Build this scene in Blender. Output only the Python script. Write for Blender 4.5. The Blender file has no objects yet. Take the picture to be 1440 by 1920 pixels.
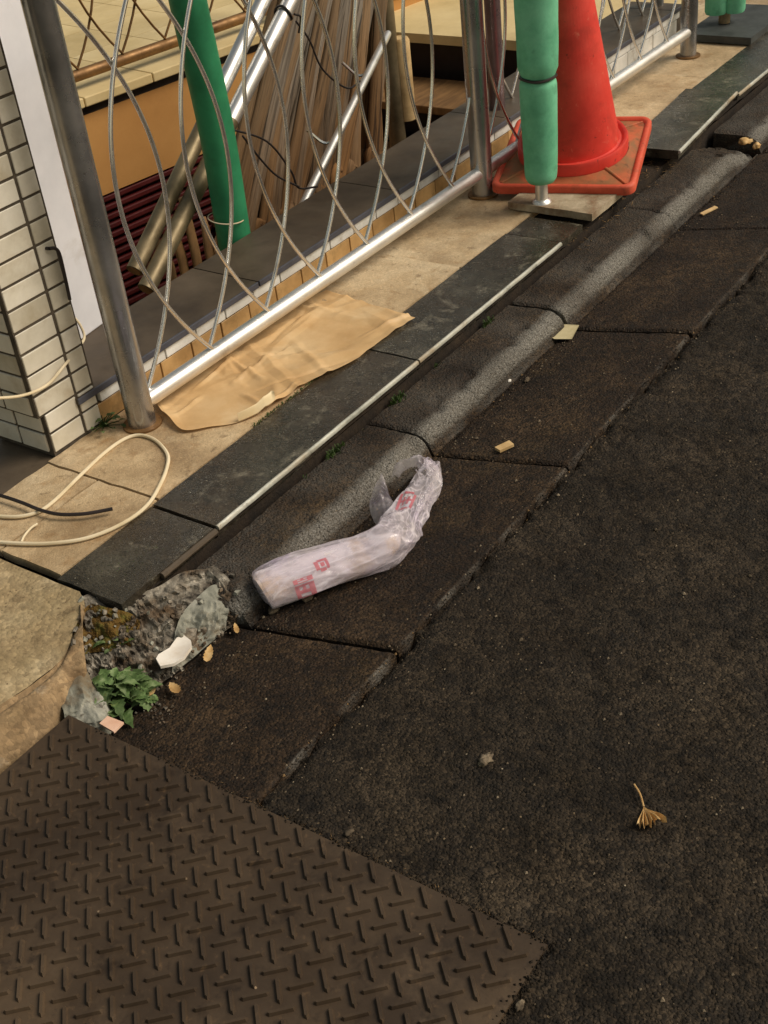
import bpy, bmesh, math, random
import numpy as np
from mathutils import Vector, Matrix, noise
random.seed(7); rng = np.random.default_rng(7)
SC = bpy.context.scene; COL = SC.collection
R = math.radians

# ------------------------------------------------------------------ camera
F = 2365.4; PITCH = R(34.873); ROLL = R(-7.1706); YAW = R(38.193); HCAM = 1.32
fw = np.array([math.cos(PITCH)*math.cos(YAW), math.cos(PITCH)*math.sin(YAW), -math.sin(PITCH)])
_r = np.cross(fw, [0, 0, 1]); _r /= np.linalg.norm(_r); _u = np.cross(_r, fw)
rt = math.cos(ROLL)*_r + math.sin(ROLL)*_u; up = -math.sin(ROLL)*_r + math.cos(ROLL)*_u
CP = np.array([0, 0, HCAM])
cam = bpy.data.cameras.new('camera'); co = bpy.data.objects.new('camera', cam); COL.objects.link(co)
cam.sensor_fit = 'HORIZONTAL'; cam.sensor_width = 36; cam.lens = 36*F/1440; cam.clip_start = .05; cam.clip_end = 200
M = Matrix.Identity(4)
for i in range(3):
    M[i][0] = rt[i]; M[i][1] = up[i]; M[i][2] = -fw[i]; M[i][3] = CP[i]
co.matrix_world = M; SC.camera = co

# ------------------------------------------------------------------ light (night street: one broad warm source, dim sky)
SUN_AZ = math.atan2(-.70, .45); SUN_EL = R(46)
world = bpy.data.worlds.new('World'); SC.world = world; world.use_nodes = True
wn = world.node_tree.nodes; wl = world.node_tree.links; wn.clear()
sky = wn.new('ShaderNodeTexSky'); sky.sky_type = 'NISHITA'; sky.sun_disc = False
sky.sun_elevation = SUN_EL; sky.sun_rotation = math.pi/2 - SUN_AZ
tint = wn.new('ShaderNodeMix'); tint.data_type = 'RGBA'; tint.blend_type = 'MULTIPLY'; tint.inputs[0].default_value = 1
tint.inputs[7].default_value = (1.0, .73, .45, 1)
bgn = wn.new('ShaderNodeBackground'); bgn.inputs[1].default_value = .11
wo = wn.new('ShaderNodeOutputWorld')
wl.new(sky.outputs[0], tint.inputs[6]); wl.new(tint.outputs[2], bgn.inputs[0]); wl.new(bgn.outputs[0], wo.inputs[0])
sl = bpy.data.lights.new('sun', 'SUN'); sl.energy = 2.2; sl.angle = R(30); sl.color = (1, .92, .79)
so = bpy.data.objects.new('sun', sl); COL.objects.link(so)
sd = Vector((math.cos(SUN_EL)*math.cos(SUN_AZ), math.cos(SUN_EL)*math.sin(SUN_AZ), math.sin(SUN_EL)))
so.rotation_euler = (-sd).to_track_quat('-Z', 'Y').to_euler(); so.location = (3, -3, 5)
SC.view_settings.view_transform = 'Standard'; SC.view_settings.look = 'None'
SC.view_settings.exposure = .38; SC.view_settings.gamma = 1
SC.render.engine = 'CYCLES'

# ------------------------------------------------------------------ pixel -> place
def ray(x, y): return fw*F + rt*(x-720) - up*(y-960)
def at(x, y, z=0.):
    d = ray(x, y); return Vector(CP + d*(z-CP[2])/d[2])
def aty(x, y, Y):
    d = ray(x, y); return Vector(CP + d*(Y/d[1]))
def nz(x, y, z=0, s=1.): return noise.noise(Vector((x*s, y*s, z*s)))
def fb(x, y, z=0, s=1., o=4): return noise.fractal(Vector((x*s, y*s, z*s)), 1.0, 2.0, o)

# ------------------------------------------------------------------ materials
MATS = {}
def srgb(r, g, b):
    f = lambda c: (c/255/12.92 if c/255 <= .04045 else ((c/255+.055)/1.055)**2.4)
    return (f(r), f(g), f(b), 1)
class NT:
    def __init__(s, m): s.t = m.node_tree; s.n = s.t.nodes; s.l = s.t.links
    def add(s, typ, **k):
        n = s.n.new(typ)
        for a, v in k.items(): setattr(n, a, v)
        return n
    def math(s, op, a, b=None, clamp=False):
        n = s.n.new('ShaderNodeMath'); n.operation = op; n.use_clamp = clamp
        for i, v in enumerate((a, b)):
            if v is None: continue
            if isinstance(v, (int, float)): n.inputs[i].default_value = v
            else: s.l.new(v, n.inputs[i])
        return n.outputs[0]
    def noise(s, vec, scale, detail=6, rough=.6, dist=0):
        n = s.n.new('ShaderNodeTexNoise'); n.inputs['Scale'].default_value = scale
        n.inputs['Detail'].default_value = detail; n.inputs['Roughness'].default_value = rough
        n.inputs['Distortion'].default_value = dist
        s.l.new(vec, n.inputs['Vector']); return n.outputs['Fac']
    def voro(s, vec, scale, feature='F1'):
        n = s.n.new('ShaderNodeTexVoronoi'); n.feature = feature; n.inputs['Scale'].default_value = scale
        s.l.new(vec, n.inputs['Vector']); return n
    def ramp(s, fac, stops):
        n = s.n.new('ShaderNodeValToRGB'); e = n.color_ramp.elements
        while len(e) < len(stops): e.new(.5)
        for el, (p, c) in zip(e, stops):
            el.position = p; el.color = c if len(c) == 4 else (*c, 1)
        s.l.new(fac, n.inputs[0]); return n.outputs[0]
    def mix(s, fac, a, b, mode='MIX'):
        n = s.n.new('ShaderNodeMix'); n.data_type = 'RGBA'; n.blend_type = mode
        for i, v in ((0, fac), (6, a), (7, b)):
            if isinstance(v, (int, float)): n.inputs[i].default_value = v
            elif isinstance(v, tuple): n.inputs[i].default_value = v
            else: s.l.new(v, n.inputs[i])
        return n.outputs[2]
def mat(name, cols, scale=6, detail=8, rough=(.6, .9), metal=0, fine=None, speck=None, stain=None,
        bump=None, bump2=None, per=0, stretch=None, spec=.4, wear_sheen=None, coat=0, trans=0, alpha=1, dist=0, rotz=0, agg=None, vecattr=None, zmix=None):
    """cols: ramp stops of the large mottling. fine=(scale,amount). speck=[(scale,size,colour,amount)].
    stain=(scale,lo,hi,colour). bump=(scale,strength,distance). per: brightness change from piece to piece."""
    m = bpy.data.materials.new(name); m.use_nodes = True; t = NT(m); t.n.clear()
    geo = t.add('ShaderNodeNewGeometry'); vec = geo.outputs['Position']
    oi = t.add('ShaderNodeObjectInfo')
    if vecattr:
        av = t.add('ShaderNodeAttribute'); av.attribute_name = vecattr; vec = av.outputs['Vector']
    if per:
        va = t.add('ShaderNodeVectorMath'); va.operation = 'ADD'
        vm = t.add('ShaderNodeVectorMath'); vm.operation = 'SCALE'; vm.inputs[0].default_value = (1, 1, 1)
        t.l.new(t.math('MULTIPLY', oi.outputs['Random'], 17.0), vm.inputs['Scale'])
        t.l.new(vec, va.inputs[0]); t.l.new(vm.outputs[0], va.inputs[1]); vec = va.outputs[0]
    if stretch:
        mp = t.add('ShaderNodeMapping'); mp.inputs['Scale'].default_value = stretch; mp.inputs['Rotation'].default_value = (0, 0, rotz)
        t.l.new(vec, mp.inputs[0]); vec = mp.outputs[0]
    f1 = t.noise(vec, scale, detail, .62, dist)
    col = t.ramp(f1, cols)
    if fine:
        f2 = t.noise(vec, fine[0], 3, .7)
        g = t.math('ADD', 1-fine[1], t.math('MULTIPLY', f2, 2*fine[1]))
        gc = t.add('ShaderNodeCombineColor')
        for i in range(3): t.l.new(g, gc.inputs[i])
        col = t.mix(1., col, gc.outputs[0], 'MULTIPLY')
    if stain:
        for (ss, lo, hi, sc) in stain:
            f3 = t.noise(vec, ss, 6, .65, .3)
            mr = t.add('ShaderNodeMapRange'); mr.inputs[1].default_value = lo; mr.inputs[2].default_value = hi
            t.l.new(f3, mr.inputs[0])
            col = t.mix(t.math('MULTIPLY', mr.outputs[0], sc[3]), col, (*sc[:3], 1))
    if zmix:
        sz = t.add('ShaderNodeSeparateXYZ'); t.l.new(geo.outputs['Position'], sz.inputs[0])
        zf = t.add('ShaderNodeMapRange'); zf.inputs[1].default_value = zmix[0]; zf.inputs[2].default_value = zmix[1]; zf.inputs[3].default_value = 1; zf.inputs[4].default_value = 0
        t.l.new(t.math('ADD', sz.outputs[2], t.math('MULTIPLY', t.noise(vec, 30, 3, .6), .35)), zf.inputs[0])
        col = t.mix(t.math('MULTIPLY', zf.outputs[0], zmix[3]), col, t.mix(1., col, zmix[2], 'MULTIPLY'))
    aggh = None
    if agg:      # (scale, colour contrast, bump distance): stones bedded in the surface
        vw = t.add('ShaderNodeVectorMath'); vw.operation = 'ADD'; vn = t.add('ShaderNodeTexNoise'); vn.inputs['Scale'].default_value = agg[0]*.8
        t.l.new(vec, vn.inputs['Vector']); vs = t.add('ShaderNodeVectorMath'); vs.operation = 'SCALE'; vs.inputs['Scale'].default_value = .6/agg[0]
        t.l.new(vn.outputs['Color'], vs.inputs[0]); t.l.new(vec, vw.inputs[0]); t.l.new(vs.outputs[0], vw.inputs[1])
        va_ = t.voro(vw.outputs[0], agg[0]); sp_ = t.add('ShaderNodeSeparateColor'); t.l.new(va_.outputs['Color'], sp_.inputs[0])
        dm = t.add('ShaderNodeMapRange'); dm.inputs[1].default_value = .25; dm.inputs[2].default_value = .75; dm.inputs[3].default_value = 1; dm.inputs[4].default_value = 0
        t.l.new(va_.outputs['Distance'], dm.inputs[0])
        aggh = t.math('MULTIPLY', dm.outputs[0], t.math('ADD', .25, sp_.outputs[2]))
        g = t.math('ADD', 1-agg[1], t.math('MULTIPLY', t.math('POWER', sp_.outputs[0], 1.6), 2.2*agg[1]))
        gc = t.add('ShaderNodeCombineColor')
        for i in range(3): t.l.new(g, gc.inputs[i])
        col = t.mix(1., col, gc.outputs[0], 'MULTIPLY')
    rfac = f1
    if wear_sheen:      # wear_sheen = (colour stops, attribute): kerb-edge sheen painted as grey, with worn edges, stored on the mesh
        at_ = t.add('ShaderNodeAttribute'); at_.attribute_name = 'wear_sheen'
        nb = t.noise(vec, 160, 3, .8)
        wf = t.math('MULTIPLY', at_.outputs['Fac'], t.math('ADD', .35, t.math('MULTIPLY', nb, 1.3)), True)
        wc = t.ramp(t.noise(vec, 330, 2, .8), wear_sheen)
        col = t.mix(wf, col, wc)
    if speck:
        for (ss, size, sc, am) in speck:
            v = t.voro(vec, ss); 
            k = t.math('LESS_THAN', v.outputs['Distance'], size)
            sep = t.add('ShaderNodeSeparateColor'); t.l.new(v.outputs['Color'], sep.inputs[0])
            k = t.math('MULTIPLY', k, t.math('LESS_THAN', sep.outputs[0], am))
            k = t.math('MULTIPLY', k, t.math('ADD', .3, t.math('MULTIPLY', sep.outputs[1], .7)))
            col = t.mix(k, col, (*sc[:3], 1))
    if per:
        g = t.math('ADD', 1-per, t.math('MULTIPLY', oi.outputs['Random'], 2*per))
        gc = t.add('ShaderNodeCombineColor')
        for i in range(3): t.l.new(g, gc.inputs[i])
        col = t.mix(1., col, gc.outputs[0], 'MULTIPLY')
    b = t.add('ShaderNodeBsdfPrincipled'); t.l.new(col, b.inputs['Base Color'])
    b.inputs['Metallic'].default_value = metal; b.inputs['Specular IOR Level'].default_value = spec
    mr = t.add('ShaderNodeMapRange'); mr.inputs[1].default_value = .3; mr.inputs[2].default_value = .7
    mr.inputs[3].default_value = rough[0]; mr.inputs[4].default_value = rough[1]
    t.l.new(t.noise(vec, scale*2.3, 5, .6), mr.inputs[0]); t.l.new(mr.outputs[0], b.inputs['Roughness'])
    if coat: b.inputs['Coat Weight'].default_value = coat; b.inputs['Coat Roughness'].default_value = .25
    nrm = None
    if aggh:
        bn = t.add('ShaderNodeBump'); bn.inputs['Strength'].default_value = .9; bn.inputs['Distance'].default_value = agg[2]
        t.l.new(aggh, bn.inputs['Height']); nrm = bn.outputs[0]
    for bp in (bump, bump2):
        if not bp: continue
        bn = t.add('ShaderNodeBump'); bn.inputs['Strength'].default_value = bp[1]; bn.inputs['Distance'].default_value = bp[2]
        t.l.new(t.noise(vec, bp[0], 4, .65), bn.inputs['Height'])
        if nrm: t.l.new(nrm, bn.inputs['Normal'])
        nrm = bn.outputs[0]
    if nrm: t.l.new(nrm, b.inputs['Normal'])
    out = t.add('ShaderNodeOutputMaterial'); sh = b.outputs[0]
    if trans:
        tr = t.add('ShaderNodeBsdfTranslucent'); t.l.new(col, tr.inputs[0])
        ms = t.add('ShaderNodeMixShader'); ms.inputs[0].default_value = trans
        t.l.new(sh, ms.inputs[1]); t.l.new(tr.outputs[0], ms.inputs[2]); sh = ms.outputs[0]
    if alpha < 1:
        tp = t.add('ShaderNodeBsdfTransparent'); ms = t.add('ShaderNodeMixShader')
        fr = t.noise(vec, 30, 3, .6)
        cra = t.add('ShaderNodeAttribute'); cra.attribute_name = 'crease'
        ff = t.math('ADD', t.math('ADD', alpha-.25, t.math('MULTIPLY', fr, .5)), t.math('MULTIPLY', cra.outputs['Fac'], .65), True)
        t.l.new(ff, ms.inputs[0]); t.l.new(tp.outputs[0], ms.inputs[1]); t.l.new(sh, ms.inputs[2]); sh = ms.outputs[0]
    t.l.new(sh, out.inputs[0]); MATS[name] = m; return m
S = srgb
mat('asphalt', [(.3, S(33, 27, 19)), (.5, S(48, 40, 30)), (.72, S(68, 58, 45))], 5, 9, (.7, .97), fine=(45, .3), agg=(215, .62, .0030),
    speck=[(95, .16, S(120, 104, 80), .06), (70, .10, S(176, 162, 138), .03), (170, .30, S(14, 10, 7), .4)],
    stain=[(1.6, .5, .7, (*S(24, 17, 10)[:3], .45)), (30, .52, .62, (*S(18, 13, 8)[:3], .7))], bump=(60, .7, .006), bump2=(420, .6, .0015), spec=.25)
mat('gutter_concrete', [(.3, S(32, 22, 13)), (.5, S(47, 35, 23)), (.7, S(68, 53, 36))], 8, 9, (.6, .95), fine=(60, .35), agg=(200, .6, .0024),
    speck=[(100, .15, S(126, 108, 82), .06), (170, .28, S(15, 10, 6), .4)],
    stain=[(2.2, .48, .7, (*S(24, 16, 9)[:3], .6)), (5, .57, .7, (*S(78, 62, 38)[:3], .4)), (28, .53, .63, (*S(22, 15, 9)[:3], .65))],
    bump=(60, .6, .005), bump2=(430, .5, .0012), spec=.28,
    wear_sheen=[(.35, S(80, 77, 70)), (.5, S(110, 107, 100)), (.66, S(150, 147, 140))])  # speckled greys that carry the kerb edge's sheen as colour
mat('dirt', [(.3, S(20, 15, 10)), (.55, S(42, 32, 22)), (.75, S(62, 50, 36))], 20, 8, (.9, 1), fine=(200, .5), bump=(120, 1, .004))
mat('paving_tile', [(.28, S(150, 126, 94)), (.5, S(194, 170, 134)), (.72, S(216, 198, 166))], 4, 10, (.35, .65), fine=(60, .2), per=.08, agg=(260, .1, .0005),
    stain=[(5, .5, .68, (*S(122, 96, 66)[:3], .6)), (18, .55, .69, (*S(148, 114, 74)[:3], .6)), (9, .6, .72, (*S(222, 204, 170)[:3], .5)), (40, .6, .68, (*S(100, 78, 54)[:3], .55))], bump=(60, .3, .002), bump2=(300, .25, .001))
mat('stone_slab', [(.3, S(36, 33, 27)), (.5, S(57, 54, 46)), (.72, S(90, 86, 75))], 7, 10, (.14, .38), fine=(120, .4), per=.12, agg=(210, .25, .0006),
    speck=[(110, .14, S(160, 156, 140), .14)], stain=[(4, .46, .66, (*S(60, 46, 30)[:3], .7)), (13, .56, .67, (*S(130, 124, 108)[:3], .6)), (30, .56, .66, (*S(26, 23, 17)[:3], .7))],
    bump=(60, .25, .0015), bump2=(320, .25, .0008), spec=.55)
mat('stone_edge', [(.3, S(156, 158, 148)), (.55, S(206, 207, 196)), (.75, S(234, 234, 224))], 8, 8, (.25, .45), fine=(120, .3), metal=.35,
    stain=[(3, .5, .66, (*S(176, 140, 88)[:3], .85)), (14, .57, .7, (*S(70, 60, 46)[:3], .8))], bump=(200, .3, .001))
mat('old_concrete', [(.28, S(122, 104, 76)), (.5, S(158, 138, 104)), (.72, S(188, 170, 136))], 6, 10, (.75, .95), fine=(70, .3), agg=(130, .18, .001),
    stain=[(3, .5, .72, (*S(120, 108, 74)[:3], .45)), (14, .55, .7, (*S(100, 80, 54)[:3], .65)), (6, .58, .72, (*S(196, 180, 148)[:3], .5)), (34, .58, .66, (*S(84, 66, 44)[:3], .5))], speck=[(120, .2, S(96, 80, 58), .2)],
    bump=(60, .6, .003), bump2=(300, .4, .0015))
mat('rubble', [(.3, S(58, 50, 41)), (.5, S(122, 115, 103)), (.7, S(178, 171, 157))], 30, 10, (.8, 1), fine=(90, .4), agg=(70, .3, .004),
    stain=[(12, .48, .6, (*S(84, 64, 42)[:3], .8)), (22, .55, .64, (*S(28, 21, 15)[:3], .9))], bump=(60, .8, .006), bump2=(260, .5, .002))
mat('grey_concrete', [(.3, S(104, 104, 94)), (.5, S(140, 140, 128)), (.7, S(172, 170, 158))], 16, 9, (.8, 1), fine=(80, .3),
    stain=[(14, .52, .64, (*S(110, 92, 66)[:3], .7)), (30, .58, .66, (*S(60, 52, 42)[:3], .7))], bump=(70, .6, .004), bump2=(260, .4, .002))
mat('ramp_brown', [(.28, S(112, 92, 66)), (.5, S(146, 122, 90)), (.72, S(174, 150, 116))], 8, 10, (.75, .95), fine=(70, .3), agg=(130, .2, .001),
    stain=[(5, .5, .7, (*S(104, 94, 64)[:3], .55)), (14, .55, .7, (*S(88, 66, 42)[:3], .65)), (9, .6, .72, (*S(180, 170, 152)[:3], .6))], bump=(60, .6, .004), bump2=(300, .4, .0015))
mat('moss', [(.3, S(60, 44, 16)), (.5, S(104, 78, 30)), (.7, S(92, 96, 40))], 40, 8, (.9, 1), fine=(200, .4), bump=(150, 1, .005))
mat('plate_steel', [(.3, S(60, 48, 36)), (.5, S(76, 62, 47)), (.7, S(93, 77, 59))], 3, 9, (.4, .72), fine=(70, .18), metal=.12,
    stain=[(2.5, .46, .64, (*S(44, 33, 23)[:3], .7)), (24, .56, .68, (*S(38, 28, 19)[:3], .7)), (8, .58, .72, (*S(108, 90, 70)[:3], .5)), (60, .6, .7, (*S(116, 92, 66)[:3], .4))], speck=[(60, .1, S(150, 130, 104), .06)], bump=(120, .3, .001))
mat('brushed_steel', [(.3, S(120, 116, 108)), (.6, S(172, 168, 160))], 6, 5, (.2, .38), metal=.95, fine=(60, .1), stain=[(7, .58, .72, (*S(110, 88, 62)[:3], .5))])
mat('bright_steel', [(.3, S(205, 204, 202)), (.6, S(236, 236, 234))], 5, 5, (.34, .46), metal=.9, fine=(60, .06), stain=[(9, .6, .72, (*S(150, 134, 112)[:3], .5))])
mat('dark_steel', [(.3, S(140, 141, 142)), (.6, S(186, 187, 190))], 5, 6, (.2, .36), metal=.92, fine=(70, .12), stain=[(8, .6, .74, (*S(120, 104, 84)[:3], .5)), (60, .64, .7, (*S(84, 62, 42)[:3], .5))], bump=(200, .1, .0008))
mat('rod_steel', [(.3, S(206, 205, 200)), (.6, S(240, 239, 236))], 8, 4, (.18, .32), metal=.93, stain=[(10, .58, .72, (*S(150, 126, 96)[:3], .5))])
mat('rust_steel', [(.3, S(92, 66, 40)), (.6, S(140, 106, 66))], 10, 7, (.4, .65), metal=.5, fine=(60, .2))
mat('dull_pipe', [(.3, S(98, 86, 64)), (.6, S(146, 132, 104))], 8, 6, (.35, .6), metal=.6, fine=(60, .2))
mat('brick_glaze', [(.3, S(178, 170, 150)), (.5, S(204, 198, 182)), (.7, S(220, 215, 202))], 5, 6, (.35, .6), fine=(60, .08), per=.06,
    stain=[(7, .56, .74, (*S(150, 128, 92)[:3], .5))], bump=(120, .12, .001))
mat('grout', [(.3, S(54, 48, 40)), (.6, S(86, 77, 65))], 30, 6, (.9, 1), fine=(150, .3), bump=(200, .5, .002))
mat('wall_tile_tan', [(.3, S(150, 116, 72)), (.6, S(196, 160, 108))], 8, 6, (.4, .6), per=.1, fine=(80, .12), stain=[(14, .56, .7, (*S(96, 78, 48)[:3], .6))])
mat('wall_tile_white', [(.3, S(196, 196, 190)), (.6, S(228, 228, 224))], 8, 6, (.3, .5), per=.08, fine=(80, .1), stain=[(14, .58, .72, (*S(140, 124, 98)[:3], .6))])
mat('coping_stone', [(.3, S(58, 48, 38)), (.5, S(78, 67, 54)), (.7, S(94, 82, 68))], 5, 8, (.4, .6), fine=(120, .15), per=.05, bump=(160, .15, .001),
    stain=[(9, .58, .72, (*S(50, 42, 32)[:3], .6))])
mat('coping_edge', [(.3, S(48, 50, 60)), (.6, S(80, 82, 92))], 6, 6, (.3, .5), fine=(120, .15))
mat('white_board', [(.3, S(206, 208, 216)), (.6, S(228, 229, 236))], 3, 5, (.35, .5), fine=(40, .04), stain=[(5, .6, .75, (*S(176, 168, 158)[:3], .5))])
mat('kraft_paper', [(.3, S(194, 156, 106)), (.5, S(214, 178, 128)), (.7, S(228, 198, 152))], 6, 8, (.4, .6), fine=(50, .06), trans=.15,
    stain=[(5, .54, .7, (*S(236, 214, 174)[:3], .5)), (11, .58, .72, (*S(190, 146, 92)[:3], .4))], bump=(90, .12, .001))
mat('kraft_pale', [(.3, S(220, 196, 150)), (.6, S(240, 222, 184))], 9, 5, (.5, .7), bump=(40, .2, .003))
mat('cable_white', [(.3, S(205, 188, 152)), (.6, S(226, 212, 182))], 10, 5, (.4, .6))
mat('cable_black', [(.3, S(28, 24, 24)), (.6, S(48, 40, 40))], 10, 4, (.4, .6))
mat('cone_red', [(.3, S(190, 44, 34)), (.5, S(214, 58, 46)), (.7, S(226, 76, 62))], 7, 6, (.45, .65), fine=(40, .08), spec=.45,
    stain=[(9, .54, .72, (*S(158, 46, 34)[:3], .6)), (34, .62, .72, (*S(226, 128, 104)[:3], .5)), (60, .64, .7, (*S(96, 34, 26)[:3], .7))], bump=(70, .12, .001))
mat('cone_rim', [(.3, S(178, 66, 42)), (.5, S(204, 82, 56)), (.7, S(218, 102, 76))], 9, 8, (.5, .7), fine=(50, .15),
    stain=[(14, .54, .68, (*S(140, 74, 46)[:3], .7)), (50, .6, .7, (*S(96, 56, 36)[:3], .6))], bump=(60, .2, .001))
mat('cone_base', [(.3, S(150, 76, 44)), (.5, S(178, 98, 60)), (.7, S(196, 92, 60))], 9, 8, (.55, .8), fine=(80, .2),
    stain=[(10, .45, .62, (*S(128, 98, 62)[:3], .85)), (26, .56, .68, (*S(84, 62, 40)[:3], .6))])
mat('green_foam', [(.3, S(88, 166, 128)), (.5, S(112, 192, 152)), (.7, S(132, 208, 170))], 8, 7, (.55, .8), fine=(60, .12),
    stain=[(12, .56, .72, (*S(72, 130, 100)[:3], .7)), (5, .55, .7, (*S(140, 212, 176)[:3], .5))], bump=(60, .3, .002), bump2=(260, .3, .001))
mat('green_pipe', [(.3, S(30, 108, 72)), (.6, S(48, 142, 98))], 6, 5, (.45, .65), fine=(60, .1), bump=(60, .1, .001), stain=[(9, .56, .72, (*S(34, 84, 56)[:3], .5))])
mat('board_stone', [(.3, S(120, 106, 84)), (.5, S(160, 146, 122)), (.7, S(190, 176, 152))], 14, 8, (.7, .9), fine=(120, .2),
    stain=[(12, .5, .68, (*S(110, 76, 46)[:3], .75))], bump=(100, .5, .003))
mat('black_rubber', [(.3, S(38, 42, 42)), (.6, S(66, 70, 70))], 8, 6, (.5, .7), fine=(100, .2), stain=[(9, .55, .7, (*S(84, 78, 66)[:3], .4))])
mat('orange_plaster', [(.3, S(176, 126, 68)), (.6, S(196, 146, 84))], 2, 7, (.7, .9), fine=(120, .05), stain=[(3, .55, .75, (*S(150, 104, 56)[:3], .6))], bump=(180, .15, .001))
mat('burgundy', [(.3, S(58, 16, 18)), (.6, S(84, 26, 26))], 5, 6, (.4, .6), fine=(80, .12))
mat('terrace_tile', [(.3, S(190, 168, 118)), (.5, S(210, 188, 138)), (.7, S(224, 204, 156))], 3, 7, (.45, .65), per=.05, fine=(90, .08), bump=(120, .1, .001))
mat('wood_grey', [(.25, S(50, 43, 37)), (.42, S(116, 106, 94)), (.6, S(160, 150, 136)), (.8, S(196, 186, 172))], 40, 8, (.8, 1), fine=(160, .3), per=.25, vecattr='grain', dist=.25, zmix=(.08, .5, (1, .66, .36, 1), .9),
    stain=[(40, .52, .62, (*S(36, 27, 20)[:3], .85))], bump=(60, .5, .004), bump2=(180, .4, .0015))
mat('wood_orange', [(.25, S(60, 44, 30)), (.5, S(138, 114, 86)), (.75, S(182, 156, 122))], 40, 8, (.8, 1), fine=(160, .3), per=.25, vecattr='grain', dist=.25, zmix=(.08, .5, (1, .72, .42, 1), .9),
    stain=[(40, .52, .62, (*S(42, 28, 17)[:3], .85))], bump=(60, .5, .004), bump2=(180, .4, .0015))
mat('step_wood', [(.3, S(96, 70, 42)), (.6, S(140, 106, 66))], 7, 8, (.6, .8), fine=(80, .2), stretch=(1, 6, 1))
mat('leaf_green', [(.3, S(58, 80, 40)), (.5, S(98, 124, 72)), (.7, S(150, 168, 120))], 55, 6, (.5, .75), per=.35, trans=.3, bump=(160, .5, .002), stain=[(20, .58, .7, (*S(140, 130, 70)[:3], .5))])
mat('tuft_green', [(.3, S(30, 44, 16)), (.6, S(66, 88, 36))], 60, 5, (.6, .8), trans=.25)
mat('dry_leaf', [(.3, S(164, 124, 72)), (.5, S(206, 168, 110)), (.7, S(228, 200, 150))], 40, 6, (.6, .8), per=.15, trans=.2)
mat('white_scrap', [(.3, S(218, 206, 190)), (.6, S(240, 234, 224))], 30, 5, (.5, .7), stain=[(40, .55, .68, (*S(226, 190, 160)[:3], .6))])
mat('pink_paper', [(.3, S(214, 168, 140)), (.6, S(232, 194, 170))], 30, 4, (.6, .8))
mat('cream_paper', [(.3, S(168, 156, 116)), (.6, S(196, 184, 146))], 25, 5, (.6, .8))
mat('pale_wood', [(.3, S(178, 146, 98)), (.6, S(214, 184, 134))], 20, 5, (.6, .8))
mat('grit', [(.3, S(52, 44, 34)), (.5, S(92, 80, 64)), (.7, S(150, 136, 114))], 60, 3, (.8, 1))
mat('straw', [(.3, S(82, 62, 38)), (.6, S(146, 116, 76))], 30, 4, (.7, .9))
mat('bag_film', [(.28, S(228, 222, 222)), (.5, S(238, 230, 240)), (.72, S(247, 243, 252))], 9, 6, (.06, .14), trans=.38, alpha=.37, spec=1.0,
    stain=[(7, .56, .72, (*S(224, 208, 190)[:3], .4)), (12, .54, .7, (*S(212, 192, 232)[:3], .6))], bump=(60, .4, .002), bump2=(150, .35, .001))
mat('bag_roll', [(.3, S(200, 190, 200)), (.6, S(230, 222, 228))], 12, 5, (.5, .7), stain=[(8, .46, .58, (*S(204, 172, 136)[:3], .75)), (20, .56, .66, (*S(160, 146, 164)[:3], .5))])
mat('red_print', [(.3, S(204, 92, 104)), (.6, S(216, 128, 138))], 60, 4, (.2, .4), trans=.3, alpha=.72)
mat('purple_post', [(.3, S(108, 92, 98)), (.6, S(148, 130, 134))], 6, 5, (.25, .4), metal=.8)

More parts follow.
